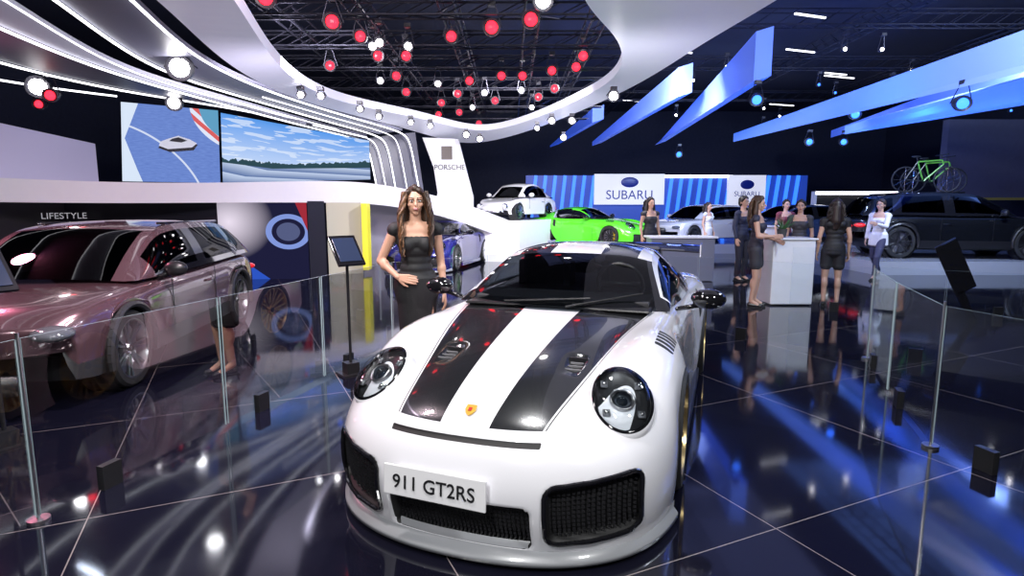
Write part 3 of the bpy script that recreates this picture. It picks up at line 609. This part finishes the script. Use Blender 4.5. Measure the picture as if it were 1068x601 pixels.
for V in([(1.5,24,3.86),(2.36,18,4.36),(2.36,18,3.95),(1.5,24,3.8)],[(2.9,22,3.8),(3.77,14,4.65),(3.77,14,4.0),(2.9,22,3.66)],[(4.9,20,3.68),(4.3,11,4.6),(4.3,11,3.75),(4.7,20,3.5)],
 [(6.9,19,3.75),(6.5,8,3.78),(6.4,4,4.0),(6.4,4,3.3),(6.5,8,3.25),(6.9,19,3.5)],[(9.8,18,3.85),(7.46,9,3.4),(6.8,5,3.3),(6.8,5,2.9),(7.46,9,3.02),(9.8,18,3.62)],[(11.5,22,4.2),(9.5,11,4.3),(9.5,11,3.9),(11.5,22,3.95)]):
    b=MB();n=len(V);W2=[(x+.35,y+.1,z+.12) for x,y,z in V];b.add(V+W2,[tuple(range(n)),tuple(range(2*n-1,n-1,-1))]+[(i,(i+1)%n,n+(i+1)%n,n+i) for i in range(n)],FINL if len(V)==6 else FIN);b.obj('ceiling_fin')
b=MB();BL=pm('blue_led',(.02,.1,.5),.4,e=1.6,ec=(.03,.18,1.0));BD=pm('blue_wall',(.02,.05,.25),.4,e=.25,ec=(.02,.12,1))
b.box((6.7,26.2,1.4),(12.2,.1,2.8),BD)
x=.9
while x<12.6:
    if not(3.5<x<6.6 or 9.3<x<10.9): b.box((x,26.1,1.5),(.14,.08,2.6),BL,Matrix.Rotation(rad(6),3,'Y'))
    x+=.42
SW=pm('signbox_white',(.6,.6,.65),.4,e=.6,ec=(.88,.9,1))
b.box((5.05,26.0,2.2),(3.0,.2,1.3),SW);b.box((10.1,26.0,2.15),(1.6,.2,1.3),SW)
LB=pm('logo_blue',(.01,.03,.3),.3)
b.ball((5.05,25.88,2.5),(.38,.03,.22),LB);b.ball((10.1,25.88,2.4),(.3,.03,.2),LB)
b.box((8.0,26.05,2.75),(3,.1,.12),LEDL)
sw=b.obj('brand_wall');text('brand_text','SUBARU',.55,(5.05,25.87,1.95),(rad(90),0,0),LB,sw);text('brand_text_2','SUBARU',.3,(10.1,25.87,2.0),(rad(90),0,0),LB,sw)
b=MB();b.box((13.4,23.5,2.0),(3.2,.2,.12),LEDL);b.box((11.8,23.5,1.03),(.12,.2,2.06),WHITE);b.box((15.0,23.5,1.03),(.12,.2,2.06),WHITE);b.box((13.4,23.7,1.0),(3.1,.05,1.95),BLACK);b.obj('entrance_frame')
b=MB();b.box((16.5,20,3.0),(4.6,.3,2.6),pm('wall_grey_panel',(.16,.16,.22),.5,noise=.1));b.box((16.5,19.8,1.75),(4.6,.1,.08),pm('yel_edge',(.6,.5,.1),.4));b.obj('stand_upper_wall')
b=MB();TR=pm('truss_black',(.03,.03,.045),.4,.6)
def truss(a,c,w=.22):
    a=Vector(a);c=Vector(c);d=(c-a);n=int(d.length/.45)+1;u=d.normalized();s=u.cross(Vector((0,0,1)))*w/2;h=Vector((0,0,w/2))
    for k in(s+h,s-h,-s+h,-s-h): b.cone(a+k,c+k,.016,.016,TR,5)
    for i in range(n):
        p=a+d*i/n;q=a+d*(i+1)/n;b.cone(p+s-h,q+s+h,.009,.009,TR,4);b.cone(p-s-h,q-s+h,.009,.009,TR,4);b.cone(p+s-h,q-s-h,.009,.009,TR,4)
for y in(7,8.6,10.2,11.8,13.8,16.3,18.6): truss((-4.5,y,4.25),(2.4,y,4.25))
for x in(-3.4,-2.2,-.9,.3,1.3): truss((x,5,4.4),(x,19,4.4))
for y in(9,13,17,22): truss((3.2,y,5.4),(18,y,5.4),.3)
for x in(4,8,12,16): truss((x,6,5.6),(x,28,5.6),.3)
TRO=b.obj('lighting_truss')
b=MB();RED=pm('lamp_red',(.1,.0,.0),.4,e=5,ec=(1,.014,.03));WL=pm('lamp_white',(.1,.1,.1),.4,e=20,ec=(1,.97,1));BLU=pm('lamp_blue',(.0,.0,.1),.4,e=5,ec=(.03,.15,1));CANB=pm('lamp_can',(.03,.03,.04),.4)
def lamp(x,y,z,m,r,rod=.3):
    P=Vector((x,y,z));d=(Vector((-x*.5,-y,-1.9))).normalized()
    b.lathe([(.03,r*1.05),(.04,r*1.4),(-.06,r*1.45),(-.22,r*1.1),(-.26,.001)],P,d,CANB,16);b.ball(P,r,m,12,8)
    sd=d.cross(Vector((0,0,1))).normalized()*r*1.7
    for s in(-1,1): b.cone(P+sd*s-d*.08,P+sd*s*.3+Vector((0,0,rod)),.008,.008,TR,4)
    b.box(P+Vector((0,0,rod)),(.1,.1,.06),CANB)
for x,y in[(-.28,8.6),(-.88,9.05),(.25,8.25),(-2.2,9.05),(-2.4,8.35),(-3.2,10.9),(-2.2,10.2),(-1.74,10.2),(-2.2,11.75),(-2.3,13.4),(-2.0,16.7),(-1,18.5),(-.2,11.75),(.2,11.75),(.73,11.3),(1.14,11),(1.17,10.2),(-.84,12.2),(-1.4,16.3),(-2.9,7.4),(.6,14),(-.4,14.5),(-1.2,13.6),(-1.7,14.8),(.9,13)]: lamp(x,y,4.0,RED,.072 if y>8.8 else .085)
for x,y in[(-2.0,9.4),(-2.15,9.6),(-1.6,9.6),(.37,7.5),(-1.5,12.5),(-.6,13.5),(.2,13.2),(-1.0,15.5),(.5,15.5),(-2.6,12.2)]: lamp(x,y,4.0,WL,.055 if y>8 else .09)
for x,y,r in[(1.7,10.3,.07),(.86,13.3,.06),(1.3,13.3,.06),(1.4,16.6,.07),(-4.4,8.2,.12),(-7.3,9.5,.12),(-6.05,11,.1),(-3.5,10.2,.05),(-3.2,10.3,.05),(-2.9,11.7,.05),(-2.76,12.7,.05),(-2.25,13.6,.05),(-1.9,14.2,.05),(-1.2,16,.07),(-.9,17,.07),(.6,14.6,.05)]: lamp(x,y,3.38,WL,r,.12)
for x,y,z in[(4.3,10.8,3.4),(7.0,12.5,3.4),(8.3,17,3.3),(5.5,20,3.2),(6.6,9,3.05),(9.8,18,3.4)]: lamp(x,y,z,BLU,.08)
for i in range(26): lamp(random.uniform(4,16),random.uniform(11,26),random.uniform(4.2,5.2),random.choice([WL,BLU,WL]),.035)
for i in range(9): b.box((random.uniform(4,15),random.uniform(9,24),5.3),(random.uniform(.6,1.4),.04,.03),LEDL,Matrix.Rotation(rad(20),3,'Z'))
lamp(-6.9,9.2,3.2,RED,.07);lamp(-7.7,10,3.2,RED,.06)
b.obj('stage_spotlights',TRO)
# ------------------------------------------------------------------ glass barriers
b=MB();DG=pm('clamp_black',(.015,.015,.017),.3)
EDG=pm('glass_edge',(.35,.45,.48),.1,e=.10)
def panel(a,c,h=.95):
    a=Vector((*a,0));c=Vector((*c,0));u=(c-a).normalized();n=u.cross(Vector((0,0,1)))*.004;a2=a+u*.012;c2=c-u*.012
    V=[];
    for p in(a2,c2):
        for z in(.03,h):
            for s in(-1,1): V.append(p+n*s+Vector((0,0,z)))
    b.add(V,[(0,2,6,4)],BGLASS)
    b.add(V,[(2,3,7,6)],EDG);b.add(V,[(0,1,3,2),(4,6,7,5)],EDG)
    m_=a2.lerp(c2,.3)
    b.box(m_+Vector((0,0,.07)),(.12,.045,.14),DG,u.to_track_quat('X','Z').to_matrix())
chain=[[(-2.55,1.75),(-2.4,2.82),(-2.05,4.1),(-1.72,5.3),(-1.35,6.6),(-.3,7.5),(1.0,7.5),(2.3,7.3),(3.68,6.0),(3.2,4.9),(2.77,3.75),(3.05,2.6)],
[(3.75,6.1),(4.9,5.4),(6.1,4.9)],[(4.2,8.9),(6.2,8.4),(8.6,8.2)]]
for ch in chain:
    for a,c in zip(ch,ch[1:]): panel(a,c)
for (x,y) in[(3.68,6.0),(2.77,3.75),(-2.4,2.82)]:
    b.cone((x,y,0),(x,y,.98),.008,.008,STEEL,10);b.cone((x,y,0),(x,y,.02),.05,.05,STEEL,16)
b.obj('glass_barrier')
def stand(loc,rz):
    E=empty('information_stand',loc,rz);b=MB();b.cone((0,0,.015),(0,0,1.1),.014,.014,DG,10);b.box((0,0,.06),(.12,.12,.12),DG);b.box((0,0,.01),(.22,.22,.02),DG)
    b.obj('pole',E);b=MB();R=Matrix.Rotation(rad(48),3,'X');b.box((0,0,1.17),(.26,.34,.025),GLOSSBLK,R);b.box((0,-.012,1.182),(.21,.27,.004),pm('screen_dark',(.02,.03,.06),.1,e=.02),R);b.obj('tablet',E,bevel=.006)
stand((-1.52,5.45,0),40);stand((-3.35,3.75,0),60)
def slabsign(loc,rz):
    E=empty('display_totem',loc,rz);b=MB();b.box((0,0,.75),(.30,.04,.75),GLOSSBLK,Matrix.Rotation(rad(-28),3,'Y'));b.box((.2,0,.2),(.12,.04,.5),GLOSSBLK,Matrix.Rotation(rad(-28),3,'Y'));b.obj('slab',E,bevel=.015)
slabsign((6.0,8.0,0),0)
b=MB();b.box((4.4,9.5,.53),(.66,.5,1.02),WHITE);b.box((4.4,9.5,1.05),(.72,.56,.03),WHITE);pod=b.obj('reception_podium',bevel=.015)
b=MB();b.cone((4.3,9.5,1.065),(4.3,9.5,1.2),.06,.08,pm('pot_dark',(.05,.05,.05),.4),14)
LEAF=pm('leaf_green',(.03,.10,.03),.5)
for i in range(26):
    t=random.uniform(0,6.28);r=random.uniform(.08,.22);p=Vector((4.3,9.5,1.18));q=p+Vector((r*math.cos(t),r*math.sin(t),random.uniform(.06,.24)));b.cone(p,q,.012,.002,LEAF,5)
b.obj('potted_plant')
b=MB();b.box((3.5,12.4,.45),(1.3,.5,.88),pm('counter_grey',(.2,.21,.27),.3));b.box((3.5,12.4,.91),(1.4,.58,.04),WHITE);b.obj('reception_counter',bevel=.01)
b=MB();b.box((6.9,15.3,.5),(1.0,.5,1.0),pm('counter_white',(.7,.7,.75),.3,e=.1));b.box((6.9,15.3,1.02),(1.1,.58,.04),WHITE);b.obj('reception_counter',bevel=.01)
def bike(loc,rz,sc):
    E=empty('bicycle',loc,rz,sc);b=MB();G=pm('bike_green',(.10,.32,.04),.3)
    for x in(0,1.05):
        b.lathe([(.02,.33),(0,.35),(-.02,.33),(0,.31),(.02,.33)],(x,0,.35),(0,1,0),RUBBER,36)
        for k in range(12):
            t=2*math.pi*k/12;b.cone((x,0,.35),(x+.32*math.cos(t),0,.35+.32*math.sin(t)),.003,.003,CHROME,4)
    J=dict(r=(0,0,.35),bb=(.45,0,.3),s=(.28,0,.82),h=(.88,0,.86),hl=(.92,0,.75),f=(1.05,0,.35))
    for a,c in(('r','bb'),('r','s'),('bb','s'),('bb','hl'),('s','h'),('hl','f'),('h','hl')): b.cone(J[a],J[c],.022,.020,G if a in('bb','s','h') else BLACK,8)
    b.cone(J['s'],(.24,0,.95),.014,.014,BLACK);b.ball((.23,0,.96),(.13,.05,.025),BLACK);b.cone(J['h'],(.86,0,.98),.014,.014,BLACK);b.cone((.86,-.3,1.0),(.86,.3,1.0),.014,.014,BLACK)
    b.lathe([(.01,.09),(-.01,.09)],(.45,0,.3),(0,1,0),BLACK,20);b.cone((.45,.05,.3),(.55,.05,.18),.01,.01,BLACK);b.cone((.45,-.05,.3),(.35,-.05,.42),.01,.01,BLACK)
    b.obj('frame_and_wheels',E)
bike((9.6,14.75,1.86),-8,.9)
bike((10.2,15.35,1.86),-8,.9)
# ------------------------------------------------------------------ people
def person(name,loc,rz,H=1.7,skin=(.55,.33,.24),top=(.02,.02,.02),bottom=(.02,.02,.03),shoe=(.02,.02,.02),hair=(.03,.02,.015),long=True,sleeves=0,trousers=False,dress=False,hem=.5,armL=None,armR=None,stride=0,vs=.012,fine=False,coat=False,headturn=0,hairhl=None):
    sc=H/1.72;E=empty(name,loc,rz,sc);SK=pm(name+'_skin_%.2f'%skin[0],skin,.5,noise=.06);x=MB()
    shL,shR=Vector((.165,.0,1.385)),Vector((-.165,.0,1.385))
    armL=armL or[(.215,.02,1.12),(.225,-.05,.88)];armR=armR or[(-.215,.02,1.12),(-.225,-.05,.88)]
    f=stride;kx=.075 if dress else .095
    kL=Vector((kx,-.04-f*.22,.49));aL=Vector((kx,-f*.32,.10));kR=Vector((-kx,-.03+f*.10,.48));aR=Vector((-kx,.02+f*.42,.10+f*.06))
    hL,hR=Vector((.085,0,.90)),Vector((-.085,0,.90))
    def torso(b,m,g=0):
        for z,rx,ry,y in[(.90,.165,.115,.01),(.98,.155,.105,.01),(1.06,.125,.09,0),(1.13,.118,.085,0),(1.21,.135,.095,-.01),(1.29,.15,.105,-.015),(1.36,.15,.09,0)]:
            b.ball((0,y,z),(rx+g,ry+g,.085),m,18,10)
        for s in(-1,1): b.ball((s*.065,-.075,1.26),(.06+g,.055+g,.06+g),m)
    torso(x,SK)
    x.cap((0,.01,1.40),(0,0,1.52),.055,.047,SK);x.cap((-.13,0,1.395),(.13,0,1.395),.05,.05,SK)
    hands=[]
    for sh,arm in((shL,armL),(shR,armR)):
        e,w=Vector(arm[0]),Vector(arm[1]);x.cap(sh,e,.048,.035,SK);x.cap(e,w,.036,.024,SK);x.ball(e.lerp(w,.25),(.040,.040,.05),SK)
        hands.append((e,w))
    for h,k,a in((hL,kL,aL),(hR,kR,aR)):
        x.cap(h,k,.082,.052,SK);x.cap(k,a,.050,.034,SK);x.ball(k.lerp(a,.28)+Vector((0,.018,0)),(.050,.054,.10),SK)
        x.cap(a,a+Vector((0,-.12,-.07)),.034,.03,SK)
    x.obj('body',E,remesh=vs,sm=3)
    for (e,w),sd in zip(hands,(1,-1)):
        d=(w-e).normalized()
        aa=armL if sd==1 else armR
        if len(aa)>2: d=(Vector(aa[2])-w).normalized()
        nrm=Vector((sd,-.25,0));nrm=(nrm-d*nrm.dot(d)).normalized()
        if len(aa)>3: nrm=Vector(aa[3]);nrm=(nrm-d*nrm.dot(d)).normalized()
        sdv=d.cross(nrm).normalized()
        if sdv.y>0: sdv=-sdv
        h=MB()
        for k in(-1,-.33,.33,1): h.cap(w+sdv*k*.012,w+d*.085+sdv*k*.028,.014,.0115,SK,8)
        for k,ln in((-1.0,.062),(-.33,.074),(.33,.079),(1.0,.070)):
            p=w+d*.085+sdv*k*.029;q=p+d*ln*.45-nrm*.006;r=q+d*ln*.3-nrm*.012;t=r+d*ln*.22-nrm*.014
            h.cap(p,q,.0095,.0088,SK,8);h.cap(q,r,.0088,.008,SK,8);h.cap(r,t,.008,.0068,SK,8)
        p=w+d*.025+sdv*.028;q=p+d*.035+sdv*.026-nrm*.008;r=q+d*.030+sdv*.006-nrm*.006;h.cap(p,q,.013,.010,SK,8);h.cap(q,r,.010,.0078,SK,8)
        h.obj('hand_%s'%('l' if sd>0 else 'r'),E,remesh=.0045 if fine else .006,sm=1)
    HE=empty('head',(0,-.005,1.60),headturn);HE.parent=E;q=MB();q.ball((0,.01,.03),(.073,.092,.088),SK,24,16);q.ball((0,-.022,-.03),(.056,.062,.072),SK,20,12);q.ball((0,-.052,-.085),(.026,.026,.022),SK)
    q.ball((0,-.06,.035),(.05,.025,.03),SK)
    for s in(-1,1): q.ball((s*.04,-.052,-.018),(.024,.025,.022),SK);q.ball((s*.073,.012,-.0),(.010,.02,.03),SK);q.cap((s*.014,-.082,.028),(s*.045,-.076,.026),.009,.008,SK,8)
    q.cap((0,-.082,.018),(0,-.102,-.022),.008,.0125,SK,8);q.ball((0,-.088,-.053),(.024,.012,.014),SK);q.cap((0,.01,-.05),(0,.015,-.12),.045,.05,SK)
    q.obj('face',HE,remesh=.0045,sm=2)
    q=MB();EW=pm('eye_white',(.7,.7,.7),.2);EI=pm('iris_brown',(.05,.025,.012),.1);LP=pm('lips_rose',(.45,.08,.09),.35);BR=pm('brow_dark',(.04,.025,.018),.7)
    for s in(-1,1):
        q.ball((s*.031,-.0785,.010),(.0145,.009,.0068),EW);q.ball((s*.031,-.0855,.010),(.0068,.004,.0064),EI);q.cap((s*.014,-.090,.019),(s*.047,-.078,.019),.0026,.0022,EI,6);q.cap((s*.014,-.092,.033),(s*.048,-.079,.036),.0035,.0025,BR,6)
    q.ball((0,-.0985,-.0495),(.022,.006,.0045),LP);q.ball((0,-.098,-.0575),(.018,.006,.005),LP)
    if fine:q.ball((0,-.1015,-.0535),(.015,.004,.0022),EW)
    q.obj('features',HE,smooth=True)
    HM=pm(name+'_hair_%.3f'%hair[0],hair,.45,noise=.5,nscale=30);HH=pm(name+'_hairhl_%.3f'%(hairhl or hair)[0],hairhl or hair,.4,noise=.4,nscale=30)
    q=MB();q.ball((0,.028,.050),(.086,.094,.088),HM,24,16);q.ball((0,.05,0),(.08,.075,.09),HM)
    q.cap((-.055,-.045,.085),(-.08,.0,.03),.022,.022,HM);q.cap((.03,-.055,.092),(.08,.0,.03),.022,.022,HM);q.cap((0,-.04,.11),(0,.05,.12),.03,.03,HM)
    if long:
        for s in(-1,1): q.cap((s*.078,.02,.04),(s*.095,.03,-.12),.03,.04,HM);q.cap((s*.095,.03,-.12),(s*.10,.02,-.24),.04,.035,HM)
        q.cap((0,.075,0),(0,.085,-.22),.075,.085,HM);q.cap((0,.085,-.2),(0,.09,-.32),.085,.05,HM)
    q.obj('hair_mass',HE,remesh=.008,sm=2)
    if long:
        q=MB()
        for i in range(90 if fine else 18):
            s=1 if i%2 else -1;a0=random.uniform(-.3,1.3);x0=s*(.055+.028*math.cos(a0*1.1));y0=-.045+.08*a0
            if not fine or i%4==3: y0=.09;x0=s*random.uniform(0,.08)
            amp=random.uniform(.006,.018);ph=random.uniform(0,6.28);Ln=random.uniform(.38,.52) if fine else .3;pr=None
            for k in range(17):
                t=k/16;fw=-.06*math.sin(t*2.2)*(1 if y0<.04 else -.3)-.05*t*(1 if y0<.04 else 0)
                p=Vector((x0+s*(.050*min(1,t*2.2))+amp*math.sin(ph+t*15)-s*.02*t*t,y0+fw*.8+amp*.8*math.cos(ph+t*15),.085-Ln*t-.02*abs(a0)))
                r=.012*(1-.6*t)+.002
                if pr: q.cone(pr[0],p,pr[1],r,HH if i%3==0 else HM,6,False)
                pr=(p,r)
        q.obj('hair_locks',HE,smooth=True)
    TP=pm(name+'_top_%.2f_%.2f'%(top[0],top[2]),top,.65,noise=.12,nscale=25);BT=pm(name+'_bottom_%.2f'%bottom[2],bottom,.7,noise=.15,nscale=25)
    c=MB()
    for z,rx,ry,y in[(.96,.165,.115,.01),(1.0,.155,.108,.01),(1.06,.13,.095,0),(1.13,.122,.09,0),(1.21,.139,.10,-.01),(1.28,.153,.109,-.015)]: c.ball((0,y,z),(rx+.007,ry+.007,.08),TP,20,10)
    for s in(-1,1):
        c.ball((s*.065,-.078,1.26),(.066,.06,.066),TP);c.cap((s*.10,.01,1.28),(s*.125,.01,1.395),.065,.057,TP);c.cap((s*.125,0,1.395),(s*.178,0,1.375),.056,.057,TP)
    c.cap((-.09,.045,1.33),(.09,.045,1.33),.07,.07,TP)
    if sleeves:
        for sh,arm in((shL,armL),(shR,armR)):
            e,w=Vector(arm[0]),Vector(arm[1]);c.cap(sh,e if sleeves>.6 else sh.lerp(e,sleeves),.058,.05,TP)
            if sleeves>.9:c.cap(e,e.lerp(w,.92),.05,.036,TP)
    if dress or coat:
        n=30
        for i in range(n):
            t=i/(n-1);z=.98-t*(.98-hem);w=.180+(.018*math.sin(min(1,t*2.4)*3.14)-.030*t if dress else .02*t);c.ball((0,.008,z),(w,.135-.022*t if dress else .145,.045),TP,24,8)
    c.obj('dress' if dress else 'top_garment',E,remesh=vs*.9,sm=4)
    if not dress:
        c=MB();c.ball((0,.01,.93),(.172,.124,.09),BT,20,10);c.ball((0,.01,.88),(.17,.12,.08),BT,20,10)
        for h,k,a in((hL,kL,aL),(hR,kR,aR)):
            if trousers: c.cap(h,k,.098,.068,BT);c.cap(k,k.lerp(a,.93),.066,.052,BT)
            else: c.cap(h,h.lerp(k,.55),.099,.092,BT)
        c.obj('trousers' if trousers else 'skirt',E,remesh=vs,sm=2)
    c=MB();SH=pm('shoe_%.2f'%shoe[0],shoe,.3)
    for a in(aL,aR):
        c.cap(a+Vector((0,.02,-.055)),a+Vector((0,-.15,-.072)),.036,.028,SH);c.box(a+Vector((0,-.06,-.092)),(.07,.22,.016),SH);c.cone(a+Vector((0,.03,-.05)),a+Vector((0,.035,-.099)),.02,.012,SH)
    c.obj('shoes',E,smooth=False)
    return E
person('woman',(-.80,4.95,0),12,1.73,skin=(.58,.33,.23),top=(.010,.010,.012),dress=True,hem=.48,sleeves=.12,hair=(.035,.017,.009),hairhl=(.15,.07,.03),fine=True,vs=.009,
 armR=[(-.29,.05,1.12),(-.155,-.11,1.0),(-.07,-.145,.985),(0,-1,.1)],armL=[(.205,.03,1.11),(.225,-.03,.86)])
person('man',(4.75,12.3,0),30,1.74,top=(.02,.025,.06),bottom=(.015,.015,.03),trousers=True,sleeves=1,long=False,hair=(.02,.015,.01),armL=[(.22,0,1.12),(.12,-.2,1.1)])
person('woman',(3.78,9.2,0),60,1.70,top=(.03,.03,.05),bottom=(.03,.03,.04),hair=(.05,.025,.012),hairhl=(.12,.06,.03),armL=[(.22,-.06,1.12),(.16,-.26,1.05)],armR=[(-.22,-.05,1.12),(-.14,-.25,1.12)])
person('woman',(4.98,9.2,0),160,1.66,top=(.012,.012,.014),bottom=(.015,.015,.02),hair=(.02,.012,.01),sleeves=.3)
person('man',(7.75,12.6,0),-55,1.68,top=(.72,.72,.75),bottom=(.04,.04,.09),trousers=True,sleeves=1,long=False,coat=True,hem=.75,stride=.8,hair=(.03,.02,.015),armL=[(.2,-.15,1.15),(.1,-.32,1.2)])
person('woman',(3.0,13.0,0),20,1.72,top=(.02,.02,.025),dress=True,hem=.5,hair=(.015,.01,.01))
person('woman',(5.4,16.5,0),40,1.62,top=(.7,.7,.72),dress=True,hem=.45,hair=(.03,.02,.015))
person('man',(5.3,11.0,0),-30,1.66,top=(.05,.05,.06),bottom=(.03,.03,.04),trousers=True,sleeves=.6,long=False,hair=(.02,.015,.01))
person('man',(6.4,14.0,0),0,1.68,top=(.2,.04,.06),bottom=(.03,.03,.06),trousers=True,sleeves=.5,long=False,hair=(.02,.015,.01))
# ------------------------------------------------------------------ lights
w=bpy.data.worlds.new('world');S.world=w;w.use_nodes=True;w.node_tree.nodes['Background'].inputs[0].default_value=(.02,.025,.05,1)
def area(name,loc,tgt,e,size,col=(1,1,1),shape='DISK'):
    l=bpy.data.lights.new(name,'AREA');l.energy=e;l.size=size;l.color=col;l.shape=shape;o=bpy.data.objects.new(name,l);S.collection.objects.link(o);o.location=loc
    o.rotation_euler=(Vector(tgt)-Vector(loc)).to_track_quat('-Z','Y').to_euler();return o
area('key_light',(-1.2,-1.2,4.2),(-.1,3.0,.4),190,.6)
area('key_light_2',(2.2,-.6,4.4),(.2,3.2,.5),130,.6)
area('top_light',(.2,4.2,4.6),(.3,4.0,.5),80,.5)
area('side_light',(4.2,4.6,4.2),(1.0,4.4,.6),90,.5,(.8,.87,1))
area('woman_light',(-1.4,2.2,3.9),(-.8,5,1.3),100,.35,(1,.93,.9))
area('suv_light',(-1.9,4.5,3.6),(-3.8,6.8,.6),170,.4,(1,.78,.86))
area('suv_light_2',(-6.5,6.5,3.3),(-4.5,7,.9),110,.4,(1,.25,.4))
area('stage_light',(-3.0,9.0,3.9),(-4.5,13,1.6),140,.5,(.92,.88,1))
area('ramp_light',(.0,12,3.6),(-.3,17,1.3),260,.5,(1,.96,1))
area('green_light',(3.0,13,4.3),(3.0,17,.8),240,.5)
area('right_light',(5.0,6.0,4.6),(4.8,10,.8),170,.5,(.72,.82,1))
area('right_light_2',(9,10.5,4.5),(11.5,15,.8),380,.5,(.65,.78,1))
area('far_light',(7,16.5,4.6),(7,21,.8),240,.6,(.45,.6,1))
area('hall_fill',(3,12,6.1),(3,12,0),50,7,(.35,.42,1),'SQUARE');area('hall_fill_2',(11,14,6.1),(11,14,0),80,6,(.15,.3,1),'SQUARE')  # added fill lights for dim bluish ambience, not actual fixtures
for i,(x,y) in enumerate([(2.8,16),(4.4,14),(6.0,11),(7.0,7),(8.8,13)]): area('blue_uplight_%d'%i,(x-.9,y-.5,2.6),(x+.4,y+.5,4.0),70,.25,(.03,.15,1))
area('canopy_up_left',(-3,8.0,2.4),(-3.6,9.5,3.6),20,.3,(.85,.8,1));area('canopy_up_right',(1.5,8.5,2.4),(1.9,10,3.8),24,.3,(.85,.85,1));area('canopy_far',(-.2,13.8,2.4),(-.3,16,3.6),20,.3,(.85,.85,1))
